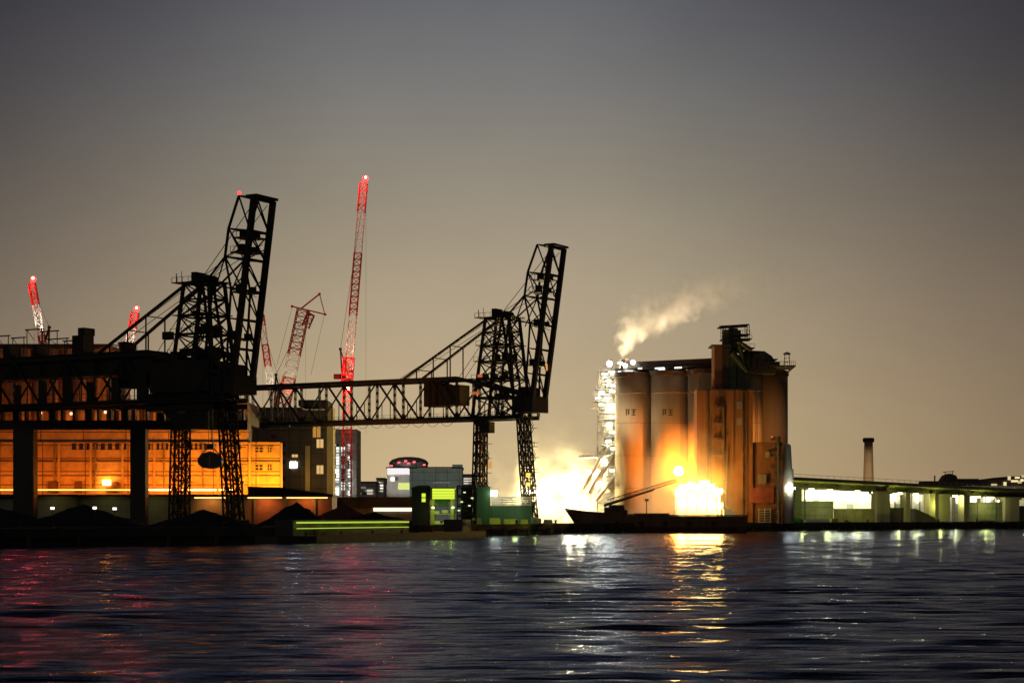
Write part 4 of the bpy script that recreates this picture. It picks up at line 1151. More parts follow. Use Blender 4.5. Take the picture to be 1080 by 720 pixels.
    m = MB(); m.tube((X(821, d), d - .6, GROUND), (X(821, d), d - .6, Z(460, d)), .5, None, 12); m.build('downpipe', M['roofdark'], r)
    m = MB()
    for k in range(12):
        y = 462 + 7.4 * k; m.box((X(816 + 3 * (k % 2), d), d + .4, Z(y, d)), (1.6, .8, 1.1))
    m.build('vent_box', M['rust'], r)

    # elevator house on top
    d = 548
    zt = Z(410.2, 541) + .003
    r = thing('elevator_house', 'dark elevator head house with lattice top frame on the silo roof', 'building', (X(770, d), d, zt))
    m = MB(); m.span((X(751.5, d), d - 5, zt), (X(760, d), d + 3, Z(366.5, d))); m.build('shaft', M['ochre'], r)
    m = MB(); m.span((X(748.3, d), d - 5.5, Z(366.5, d)), (X(769, d), d + 3.5, Z(365.0, d))); m.build('roof', M['roofdark'], r)
    m = MB(); m.span((X(760, d), d - 4.6, zt), (X(767, d), d + 3, Z(366.5, d))); m.build('shaft', M['roofdark'], r)
    m = MB(); m.span((X(767, d), d - 4.2, zt), (X(775, d), d + 3, Z(372, d))); m.span((X(776, d), d - 4.2, zt), (X(787.5, d), d + 3, Z(380, d))); m.build('duct', M['greenhouse'], r)
    m = MB(); m.tube((X(766, d), d - 3, Z(372, d)), (X(766, d), d - 3, Z(349, d)), 1.6, 1.6, 10); m.span((X(766, d), d - 3.4, Z(372, d)), (X(780, d), d + 2, Z(349.5, d))); m.span((X(768, d), d - 3, Z(349.5, d)), (X(777, d), d, Z(347, d))); hd = m.build('elevator_head', M['greenhouse'], r)
    m = MB()
    for y, p0, p1 in ((358.5, 760, 791), (368, 764, 794), (353.8, 766, 789)):
        m.span((X(p0, d), d - 4.6, Z(y + .5, d)), (X(p1, d), d + 3, Z(y - .3, d)))
        for k in range(7): px = p0 + (p1 - p0) * k / 6; m.beam((X(px, d), d - 4.5, Z(y, d)), (X(px, d), d - 4.5, Z(y, d) + 1.1), .09)
        m.beam((X(p0, d), d - 4.5, Z(y, d) + 1.1), (X(p1, d), d - 4.5, Z(y, d) + 1.1), .09)
    m.build('platform', M['roofdark'], r)
    m = MB(); a_, b_ = P(758.5, 344.3, d - 3), P(790, 342.3, d - 3)
    for dy in (0, 5):
        m.beam(a_ + V((0, dy, 0)), b_ + V((0, dy, 0)), .42)
        for px in (761, 764, 786.5, 789): m.beam(V((X(px, d), d - 3 + dy, Z(358.5, d))), V((X(px, d), d - 3 + dy, Z(343.6, d))), .14)
        for k in range(4):
            z0, z1 = Z(358.5 - k * 3.6, d), Z(355 - k * 3.6, d)
            m.beam(V((X(761, d), d - 3 + dy, z0)), V((X(764, d), d - 3 + dy, z1)), .1); m.beam(V((X(789, d), d - 3 + dy, z0)), V((X(786.5, d), d - 3 + dy, z1)), .1)
    m.build('top_frame', M['roofdark'], r)
    m = MB()
    for p, q_, rad in (((772, 372), (789, 393), 1.0), ((778, 360), (792, 369), .7), ((780, 364), (786, 392), .7)): m.tube(P(*p, d - 4.5), P(*q_, d - 4.5), rad, rad, 10)
    m.build('chute', M['greenhouse'], r)
    m = MB(); zz = z_top + 2.25
    m.prism([(X(781, d), Z(394, d)), (X(818, d), Z(394, d)), (X(818, d), Z(384, d)), (X(814, d), Z(376, d)), (X(806, d), Z(370.5, d)), (X(786, d), Z(369.5, d)), (X(781, d), Z(372, d))], d - 1, d + 9); fh = m.build('filter_house', M['greenhouse'], r)
    m = MB()
    for k in range(5): px = 788 + k * 6; m.tube((X(px, d), d - 1.6, Z(392, d)), (X(px, d), d - 1.6, Z(376 + k, d)), .55, None, 10)
    m.build('filter_tube', M['roofdark'], fh)
    m = MB(); m.span((X(812, d), d - 2, Z(379.6, d)), (X(819.5, d), d + 4, Z(378.8, d))); m.span((X(806, d), d - 3, Z(386.5, d)), (X(821, d), d + 9, Z(382, d))); m.build('side_gallery', M['roofdark'], r)
    m = MB(); m.span((X(808, d), d - 3.4, Z(387.4, d)), (X(837.5, d), d + 9, Z(386.0, d)))
    for px in (833, 836): m.beam((X(px + 1, d), d - 3, Z(387, d)), (X(829, d), d - 2.2, Z(394, d)), .22)
    for k in range(8): px = 822 + k * 2.2; m.beam((X(px, d), d - 3.3, Z(386, d)), (X(px, d), d - 3.3, Z(382, d)), .09)
    m.beam((X(820, d), d - 3.3, Z(382, d)), (X(837, d), d - 3.3, Z(382, d)), .09); m.build('railed_platform', M['roofdark'], r)
    m = MB()
    for px in (827, 833): m.beam((X(px, d), d, Z(386, d)), (X(px + (.8 if px < 830 else -.8), d), d, Z(374, d)), .2)
    for y in (374, 378, 382): m.beam((X(827.6, d), d, Z(y, d)), (X(832.4, d), d, Z(y - .8, d)), .18)
    m.lathe([(1.0, 0), (1.1, .4), (.2, .8)], (X(830, d), d, Z(374, d)), 10); m.build('hoist_davit', M['galv'], r)

    # brightly lit process tower left of the silos
    d = 578
    cx = X(640, d)
    r = thing('process_tower', 'brilliantly lit white steel process tower at the left side of the silos', 'tower', (cx, d, GROUND))
    m = MB(); m.lattice((cx, d, GROUND), (cx, d, Z(392, d)), 6.2, 4.6, 15, .28, .16); m.build('frame', M['galv'], r)
    levels = [(392, 631.5, 651), (399, 634, 650), (407, 636, 650), (411.5, 628, 650), (417, 625, 650), (424, 625.5, 650), (431, 623.5, 650), (436, 630, 650), (443, 632, 650), (450.5, 634, 650), (461, 636, 650), (470, 634, 650), (481, 614, 650), (491, 634, 650), (503, 630, 650), (515, 622, 650)]
    for y, p0, p1 in levels:
        m = MB(); z = Z(y, d); m.span((X(p0, d), d - 3.4, z), (X(p1, d), d + 3.4, z + .22))
        n_ = max(3, int((p1 - p0) / 2.4))
        for k in range(n_): xx = X(p0 + (p1 - p0) * k / (n_ - 1), d); m.beam((xx, d - 3.35, z + .22), (xx, d - 3.35, z + 1.25), .08)
        m.beam((X(p0, d), d - 3.35, z + 1.25), (X(p1, d), d - 3.35, z + 1.25), .09); m.beam((X(p0, d), d - 3.35, z + .75), (X(p1, d), d - 3.35, z + .75), .06)
        m.build('platform', M['galv'], r)
    m = MB()
    for y0, y1, rad in ((520, 470, 1.7), (468, 440, 1.5), (438, 415, 1.8), (412, 396, 1.3)):
        m.lathe([(rad * .5, 0), (rad, 1.2), (rad, Z(y1, d) - Z(y0, d) - .8), (rad * .6, Z(y1, d) - Z(y0, d))], (cx + .6, d, Z(y0, d)), 20)
    m.build('vessel', M['wall_white'], r, smooth=True)
    m = MB()
    for p, q_, rad in (((621, 520), (648, 478), .8), ((615, 515), (642, 470), .5), ((628, 528), (650, 500), .6), ((610, 482), (650, 480), .35)): m.tube(P(*p, d - 4.2), P(*q_, d - 4.2), rad, None, 10)
    m.build('sloping_pipe', M['galv'], r)
    m = MB(); m.tube(P(656, 398, d), P(656, 379, d), 1.0, .85, 16); m.build('vent_stack', M['galv'], r)
    m = MB(); m.tube((X(645.5, d), d, Z(392, d)), (X(645.5, d), d, Z(380, d)), .12, None, 8); m.path([V((X(645.5, d), d, Z(380, d))), V((X(644.5, d), d, Z(378.6, d))), V((X(643, d), d, Z(380, d)))], .2); m.build('lamp_post', M['roofdark'], r)
    m = MB(); m.ball(P(642.8, 383.5, d - .5), .85); m.build('lamp', M['g_white'], r)
    for i, (px, y) in enumerate(((637, 396), (646, 396), (641, 403), (646, 408), (634, 415), (645, 414), (640, 421), (630, 421), (646, 428), (634, 428), (641, 434), (645, 441), (642, 448), (645, 457), (641, 466), (646, 474), (638, 487), (645, 497), (632, 510))):
        m = MB(); m.box((X(px, d), d - 3.7, Z(y, d) + .2), (1.5, .3, .6)); m.build('strip_lamp', glow('tower_tube', (1, .93, .66), 7), r)
        if i % 2 == 0: lamp('POINT', (X(px, d), d - 5.0, Z(y, d) - .6), (1, .9, .6), 620, r, .3, name='tower_light')
    # light that rakes the left faces of the silos
    lamp('SPOT', (X(640, d), d - 18, Z(440, d)), (1, .76, .48), 3800, r, .6, (X(690, d), d - 4, Z(430, d)), 120, 'flood_lamp')
    # light onto the steam leaving the stack
    lamp('SPOT', P(650, 384, d - 7), (1, .78, .46), 80000, r, .5, P(695, 335, d), 90, 'flood_lamp')

    lamp('SPOT', P(668, 381, d - 7), (1, .76, .46), 110000, r, .5, P(775, 297, d), 45, 'flood_lamp')  # added spot without fixture, lifts the dark far end of the plume
    # sodium flood on a mast
    d = 552.5
    c = P(716, 496.5, d)
    r = thing('flood_mast', 'mast with a dazzling orange sodium floodlight before the silos', 'lamp', (c.x, d + .8, GROUND))
    m = MB(); m.tube((c.x, d + .8, GROUND), (c.x, d + .8, c.z + .6), .22, .14, 10); m.box((c.x, d + .8, GROUND + .2), (1, 1, .4)); m.build('post', M['galv'], r)
    m = MB(); m.box((c.x, d + .62, c.z), (2.2, .3, 1.8)); m.build('housing', M['galv'], r)
    m = MB(); m.tube((c.x, d + .45, c.z), (c.x, d - .05, c.z), 1.45, 1.25, 20); m.build('lamp_head', M['g_big'], r)
    lamp('POINT', (c.x, d - 2.2, c.z + .3), (1, .24, .010), 10000, r, .7, name='flood_lamp')
    lamp('POINT', (c.x, d + 2.5, c.z + .6), (1, .165, .004), 15000, r, .7, name='flood_lamp')
    lamp('POINT', (X(757, 536), 535, Z(503, 536)), (1, .42, .02), 2600, r, .6, name='flood_lamp')  # added point light, no fixture, for orange glow near the shed

    # lit loading shed
    d = 530
    r = thing('loading_shed', 'open fronted loading shed flooded with white light below the sodium mast', 'building', (X(738, d), d, GROUND))
    x0, x1, zt2 = X(713, d), X(761, d), Z(515, d)
    shed_glow = glow('shed_flood', (1, .56, .11), 130)
    m = MB(); m.span((x0, d + 2, GROUND), (x0 + .3, d + 9, zt2)); m.span((x1 - .3, d + 3, GROUND), (x1, d + 9, zt2 - 1.5)); m.span((x0 + .3, d + 8.6, GROUND), (x1 - .3, d + 9, zt2 + .8)); m.build('wall', M['wall_white'], r)
    m = MB(); m.prism([(x0 - .4, zt2 - .6), (X(744, d), zt2 + .5), (X(744, d), zt2 + .7), (x0 - .4, zt2 - .3)], d + 3.4, d + 9.3); m.prism([(X(745, d), zt2 - .2), (x1 + .3, zt2 - 1.9), (x1 + .3, zt2 - 1.6), (X(745, d), zt2 + .1)], d + 5, d + 9.3); m.build('roof', M['galv'], r)
    for px in (714, 724, 735, 746, 757):
        m = MB(); m.beam((X(px, d), d + .2, GROUND), (X(px, d), d + .2, zt2 + random.uniform(-1.5, 1.2)), .28); m.build('post', M['galv'], r)
    m = MB()
    for k in range(6): px = 714 + 8.6 * k; m.beam((X(px, d), d + .3, zt2 - 1.4), (X(px + 4.3, d), d + .3, zt2), .14); m.beam((X(px + 4.3, d), d + .3, zt2), (X(px + 8.6, d), d + .3, zt2 - 1.4), .14)
    m.beam((x0, d + .3, zt2 - 1.4), (x1, d + .3, zt2 - 1.4), .18); m.build('truss', M['galv'], r)
    for px, y, w_, pw in ((716, 519, 1.8, 1500), (722, 513.5, 2.6, 2600), (729, 511, 1.6, 1800), (737, 513, 2.2, 2200), (743, 509.5, 2.6, 2600), (750, 513, 1.6, 1800), (757, 517.5, 2.4, 2400), (719, 531, 2.4, 1500), (733, 529, 2.8, 2200), (748, 530, 2.8, 2200), (758, 533, 2.0, 1500)):
        yy = d - .6 if y < 525 else d + 3.0
        p = P(px, y, yy); m = MB()
        m.box(p, (w_, .5, 1.3)); m.beam(p + V((0, .4, -.9)), p + V((0, .4, .5)), .16); m.build('floodlight', shed_glow, r)  # several are added at uneven heights for a ragged blown-out outline
        lamp('POINT', p + V((0, -1.6, -.3)), WARMW, pw * .5, r, .5, name='shed_light')
    m = MB()
    for k in range(5): m.box((X(718 + 9 * k, d), d + 4, GROUND + 1.6), (2.6, 2.2, 3.2))
    m.build('pallet_load', M['wall_white'], r)
    # small white truck beside the shed
    d = 527
    r = thing('box_truck', 'small white box truck parked right of the bright loading shed', 'truck', (X(771, d), d, GROUND))
    xa, xb = X(763.5, d), X(779, d)
    m = MB(); m.span((xa, d, GROUND + .9), (xa + 2.7, d + 2.1, GROUND + 3.9)); m.build('cargo_box', M['wall_white'], r)
    m = MB(); m.prism([(xa + 2.8, GROUND + .6), (xb, GROUND + .6), (xb, GROUND + 1.5), (xb - .35, GROUND + 2.5), (xa + 2.8, GROUND + 2.6)], d + .05, d + 2.05); cb = m.build('cab', M['wall_white'], r)
    m = MB(); m.span((xb - .95, d - .01, GROUND + 1.55), (xb - .5, d + .045, GROUND + 2.3)); m.build('window', M['glass'], cb)
    for xx in (xa + .7, xb - .6):
        m = MB(); m.tube((xx, d - .06, GROUND + .48), (xx, d + .35, GROUND + .48), .48, None, 16); m.build('wheel', M['rubber'], r)
    lamp('POINT', (X(770, d), d - 5, GROUND + 3.6), WARMW, 260, r, .3, name='truck_light')

    # ship moored in front
    d = 492
    r = thing('coaster_ship', 'low brown cargo ship moored in front of the silos, bow to the left', 'ship', (X(690, d), d, 0))
    m = MB(); yc = d
    st = [(596, .3, 5.9), (602, 1.8, 5.7), (613, 3.6, 5.3), (630, 4.8, 4.9), (660, 5.2, 4.45), (720, 5.2, 4.2), (770, 5.0, 4.2), (786, 4.0, 4.3)]
    vs = []; k = 5
    for px, hw, zd in st:
        x = X(px, d); rake = 1.0 if px > 600 else .0
        for j, (fy, fz) in enumerate(((-1, 1), (-.92, .45), (-.55, 0), (.55, 0), (.92, .45), (1, 1))):
            z = -0.8 + (zd + .8) * fz; xx = x + (1 - fz) * (4.5 if px <= 600 else (2.2 if px <= 612 else 0))
            vs.append(V((xx, yc + fy * hw, z)))
    fs = []; c_ = 6
    for i in range(len(st) - 1):
        for j in range(c_):
            a_, b_ = i * c_ + j, i * c_ + (j + 1) % c_
            fs.append((a_, b_, b_ + c_, a_ + c_))
    fs += [tuple(range(c_)), tuple(range((len(st) - 1) * c_, len(st) * c_))]
    m.add(vs, fs); m.build('hull', M['hull_brown'], r)
    m = MB()
    for i in range(len(st) - 1):
        (p0, h0, z0), (p1, h1, z1) = st[i], st[i + 1]
        for sg in (-1, 1): m.beam((X(p0, d), yc + sg * h0, z0 + .2), (X(p1, d), yc + sg * h1, z1 + .2), .32)
    m.build('bulwark', M['hull_brown'], r)
    m = MB(); m.span((X(668, d), yc - 3.6, 4.2), (X(705, d), yc + 3.6, 5.0)); m.build('hatch_cover', M['hull_brown'], r)
    m = MB(); m.box((X(650, d), yc, 5.8), (4.6, 3.4, 2.6), taper=.8); m.box((X(642, d), yc - 1, 5.6), (2.4, 1.6, 1.8)); m.box((X(657, d), yc - 2, 5.2), (2.0, 1.6, 1.2)); m.build('winch_house', M['rust'], r)
    fl = P(682, 527, d + 2)
    m = MB(); m.tube((fl.x, fl.y, 5.0), (fl.x, fl.y, fl.z - .3), .12, None, 8); m.box((fl.x, fl.y, fl.z), (1.0, .4, .6)); m.build('deck_floodlight', M['rust'], r)
    lamp('SPOT', fl + V((0, 1.2, .2)), (1, .46, .15), 34000, r, .4, P(685, 440, 560), 52, 'flood_lamp')  # added deck fixture and spot that wash the silos orange
    m = MB(); m.lattice(P(641, 529, d - 1), P(713, 506.5, d - 1), 1.1, .7, 12, .12, .07); m.build('derrick_boom', M['rust'], r)
    m = MB(); m.tube(P(637, 533, d + 1), P(690, 516, d + 1), .42, .25, 8); m.build('derrick_boom', M['rust'], r)
    m = MB(); m.tube((X(612, d), yc, 5.6), (X(612, d), yc, 8.6), .14, .1, 8); m.beam((X(612, d), yc, 8.3), (X(604, d), yc, 6.5), .06); m.build('jackstaff', M['rust'], r)
    m = MB()
    for p_, q_ in ((P(601, 533, d), (X(586, 466), 466 + 8, GROUND + .9)), (P(606, 534, d), (X(620, d), d + 16, GROUND + .6))):
        p_ = V(p_); q_ = V(q_)
        for i_ in range(8):
            sg_ = lambda f: V((0, 0, -.7 * math.sin(math.pi * f))); m.beam(p_.lerp(q_, i_ / 8) + sg_(i_ / 8), p_.lerp(q_, (i_ + 1) / 8) + sg_((i_ + 1) / 8), .1)
    m.build('mooring_line', M['rope'], r)
    for px_ in (625, 650, 675, 700, 725, 750):
        m = MB(); cx_, cy_ = X(px_, d), d - 5.35
        for k_ in range(10):
            a0_, a1_ = 2 * math.pi * k_ / 10, 2 * math.pi * (k_ + 1) / 10
            m.tube((cx_ + .45 * math.cos(a0_), cy_, 2.4 + .45 * math.sin(a0_)), (cx_ + .45 * math.cos(a1_), cy_, 2.4 + .45 * math.sin(a1_)), .16, None, 6)
        m.build('tyre_fender', M['rubber'], r)
    # pale column at the right end of the silos
    d = 546
    x = X(830.5, d)
    m = MB(); m.lathe([(1.75, 0), (1.75, Z(495, d) - GROUND), (1.35, Z(494, d) - GROUND), (1.0, Z(470, d) - GROUND), (.6, Z(468, d) - GROUND)], (x, d, GROUND), 24)
    r = tag(m.build('steel_column', M['wall_white'], loc=(x, d, GROUND), smooth=True), 'pale upright steel column at the right end of the silos', 'column')
    m = MB(); m.span((x - .6, d - 2.6, Z(515.5, d)), (x + 1.8, d - 2.1, Z(513.8, d))); m.build('lamp', M['g_white'], r)
    lamp('POINT', (x + 1.6, d - 6, Z(508, d)), (.95, 1, .75), 380, r, .3, name='column_light')

def volume_obj(name, label, m, nodes):
    pass

def steam_mat(name, build, color=(.95, .95, .95), aniso=.2):
    m = bpy.data.materials.new(name); m.use_nodes = True; nt = m.node_tree; N, L = nt.nodes, nt.links
    N.remove(N['Principled BSDF'])
    pv = N.new('ShaderNodeVolumePrincipled'); pv.inputs['Color'].default_value = (*color, 1); pv.inputs['Anisotropy'].default_value = aniso
    tc = N.new('ShaderNodeTexCoord')
    L.new(build(N, L, tc.outputs['Object']), pv.inputs['Density'])
    L.new(pv.outputs[0], N['Material Output'].inputs['Volume'])
    return m
def mth(N, L, op, a, b=None, c=None, clamp=False):
    n = N.new('ShaderNodeMath'); n.operation = op; n.use_clamp = clamp
    for i, v in enumerate((a, b, c)):
        if v is None: continue
        if isinstance(v, (int, float)): n.inputs[i].default_value = v
        else: L.new(v, n.inputs[i])
    return n.outputs[0]

def build_steam():
    # plume from the vent stack
    d = 578
    o0 = P(656, 378, d)
    cl = lambda z: .16 * max(z, 0) ** 1.68
    rad = lambda z: .85 + .95 * z
    m = MB(); n = 20; zs = [0, 1, 2, 4, 6, 9, 12, 15, 18, 22, 26, 30]
    vs = []; fs = []
    for z in zs:
        r_ = rad(z) * 1.45
        for i in range(n):
            t = 2 * math.pi * i / n
            vs.append(o0 + V((cl(z) + math.cos(t) * r_, math.sin(t) * r_ * .8, z + math.cos(t) * -.0)))
    for j in range(len(zs) - 1):
        for i in range(n): fs.append((j * n + i, j * n + (i + 1) % n, (j + 1) * n + (i + 1) % n, (j + 1) * n + i))
    fs += [tuple(range(n))[::-1], tuple(range((len(zs) - 1) * n, len(zs) * n))]
    m.add(vs, fs)
    def dens(N, L, co):
        sp = N.new('ShaderNodeSeparateXYZ'); L.new(co, sp.inputs[0])
        x, y, z = sp.outputs
        zc = mth(N, L, 'MAXIMUM', z, 0.001)
        c = mth(N, L, 'MULTIPLY', mth(N, L, 'POWER', zc, 1.68), .16)
        R = mth(N, L, 'MULTIPLY_ADD', zc, .95, .85)
        nz = N.new('ShaderNodeTexNoise'); nz.inputs['Scale'].default_value = .30; nz.inputs['Detail'].default_value = 5; nz.inputs['Roughness'].default_value = .6
        L.new(co, nz.inputs['Vector'])
        dx = mth(N, L, 'SUBTRACT', x, c)
        rr = mth(N, L, 'SQRT', mth(N, L, 'ADD', mth(N, L, 'POWER', mth(N, L, 'ABSOLUTE', dx), 2.0), mth(N, L, 'POWER', mth(N, L, 'ABSOLUTE', mth(N, L, 'MULTIPLY', y, 1.2)), 2.0)))
        q = mth(N, L, 'DIVIDE', rr, R)
        # 1 inside, 0 at the wavy edge
        e = mth(N, L, 'MULTIPLY_ADD', nz.outputs['Fac'], 3.0, -.55)
        s = mth(N, L, 'POWER', mth(N, L, 'MULTIPLY', mth(N, L, 'SUBTRACT', e, q), 1.1, clamp=True), 1.4)
        f = mth(N, L, 'EXPONENT', mth(N, L, 'MULTIPLY', zc, -1 / 9.5))
        ft = mth(N, L, 'MULTIPLY', mth(N, L, 'SUBTRACT', 30.0, zc), .06, clamp=True)
        return mth(N, L, 'MULTIPLY', mth(N, L, 'MULTIPLY', mth(N, L, 'MULTIPLY', s, f), ft), .36)
    o = m.build('steam_plume', steam_mat('plume_steam', dens, (1, .97, .9), .1), loc=o0)
    stuff(tag(o, 'pale yellow steam plume drifting right from the silo tops', 'steam'))
    # bank of lit steam at ground level, left of the silos
    d = 585
    c0 = P(594, 545, d)
    m = MB()
    prof = [(26, 0), (28, 4), (27, 10), (24, 18), (19, 26), (12, 34), (2, 39)]
    m.lathe(prof, (c0.x, c0.y, GROUND + .01), 28)
    def dens2(N, L, co):
        sp = N.new('ShaderNodeSeparateXYZ'); L.new(co, sp.inputs[0]); x, y, z = sp.outputs
        nz = N.new('ShaderNodeTexNoise'); nz.inputs['Scale'].default_value = .16; nz.inputs['Detail'].default_value = 5; nz.inputs['Roughness'].default_value = .58
        L.new(co, nz.inputs['Vector'])
        a = mth(N, L, 'POWER', mth(N, L, 'ABSOLUTE', mth(N, L, 'MULTIPLY', x, 1 / 25)), 2.0)
        b = mth(N, L, 'POWER', mth(N, L, 'ABSOLUTE', mth(N, L, 'MULTIPLY', y, 1 / 15.0)), 2.0)
        c = mth(N, L, 'POWER', mth(N, L, 'ABSOLUTE', mth(N, L, 'MULTIPLY', z, 1 / 38)), 2.0)
        q = mth(N, L, 'SQRT', mth(N, L, 'ADD', mth(N, L, 'ADD', a, b), c))
        e = mth(N, L, 'MULTIPLY_ADD', nz.outputs['Fac'], 2.8, -.42)
        s = mth(N, L, 'POWER', mth(N, L, 'MULTIPLY', mth(N, L, 'SUBTRACT', e, q), 1.0, clamp=True), 1.5)
        f = mth(N, L, 'EXPONENT', mth(N, L, 'MULTIPLY', mth(N, L, 'MAXIMUM', z, 0), -1 / 14.0))
        return mth(N, L, 'MULTIPLY', mth(N, L, 'MULTIPLY', s, f), .16)
    o = m.build('steam_bank', steam_mat('bank_steam', dens2, (1, .98, .9), .1), loc=(c0.x, c0.y, GROUND + .01))
    stuff(tag(o, 'glowing white steam bank over the quay left of the silos', 'steam'))
    # added mist that imitates lens glow around the sodium lamp and loading shed
    d = 543
    c0 = P(726, 545, d); m = MB()
    m.lathe([(17, 0), (18.5, 5), (18, 12), (14.5, 20), (8, 26), (1, 29)], (c0.x, d, GROUND + .01), 28)
    def dens3(N, L, co):
        sp = N.new('ShaderNodeSeparateXYZ'); L.new(co, sp.inputs[0]); x, y, z = sp.outputs
        nz = N.new('ShaderNodeTexNoise'); nz.inputs['Scale'].default_value = .22; nz.inputs['Detail'].default_value = 3
        L.new(co, nz.inputs['Vector'])
        h = mth(N, L, 'SQRT', mth(N, L, 'ADD', mth(N, L, 'POWER', mth(N, L, 'ABSOLUTE', mth(N, L, 'MULTIPLY', x, 1 / 17)), 2.0), mth(N, L, 'ADD', mth(N, L, 'POWER', mth(N, L, 'ABSOLUTE', mth(N, L, 'MULTIPLY', y, 1 / 17)), 2.0), mth(N, L, 'POWER', mth(N, L, 'ABSOLUTE', mth(N, L, 'MULTIPLY', z, 1 / 27)), 2.0))))
        q = mth(N, L, 'SUBTRACT', mth(N, L, 'MULTIPLY_ADD', nz.outputs['Fac'], .6, .75), h, clamp=True)
        return mth(N, L, 'MULTIPLY', q, .095)
    o = m.build('steam_wisp', steam_mat('wisp_steam', dens3, (1, .97, .9), .2), loc=(c0.x, d, GROUND + .01))
    stuff(tag(o, 'thin glowing steam around the orange lamp and bright shed', 'steam'))
    # floodlights standing in it
    for px, y, dd, pw, lb in ((600, 505, 581, 30000, 'white floodlight mast in the middle of the glowing steam'), (626, 498, 579, 24000, 'white floodlight mast in the steam beside the process tower'),
                              (612, 524, 577, 26000, 'low white floodlight in the steam above the ship bow'), (560, 519, 582, 60000, 'low white floodlight in the steam next to the green bin')):
        p = P(px, y, dd)
        r = thing('flood_mast', lb, 'lamp', (p.x, dd, GROUND), 'white floodlights in the steam')
        m = MB(); m.tube((p.x, dd, GROUND), (p.x, dd, p.z), .18, .12, 8); m.box((p.x, dd, GROUND + .2), (.9, .9, .4)); m.build('post', M['galv'], r)
        m = MB()
        for k in (-1, 0, 1): m.box((p.x + k * 1.3, dd - .3, p.z), (1.1, .4, 1.2))
        m.beam((p.x - 2, dd, p.z - .3), (p.x + 2, dd, p.z - .3), .14); m.build('lamp_head', glow('steam_flood', (1, .9, .6), 14), r)
        lamp('POINT', (p.x, dd - 1.6, p.z), (1, .80, .36), pw, r, .6, name='flood_lamp')

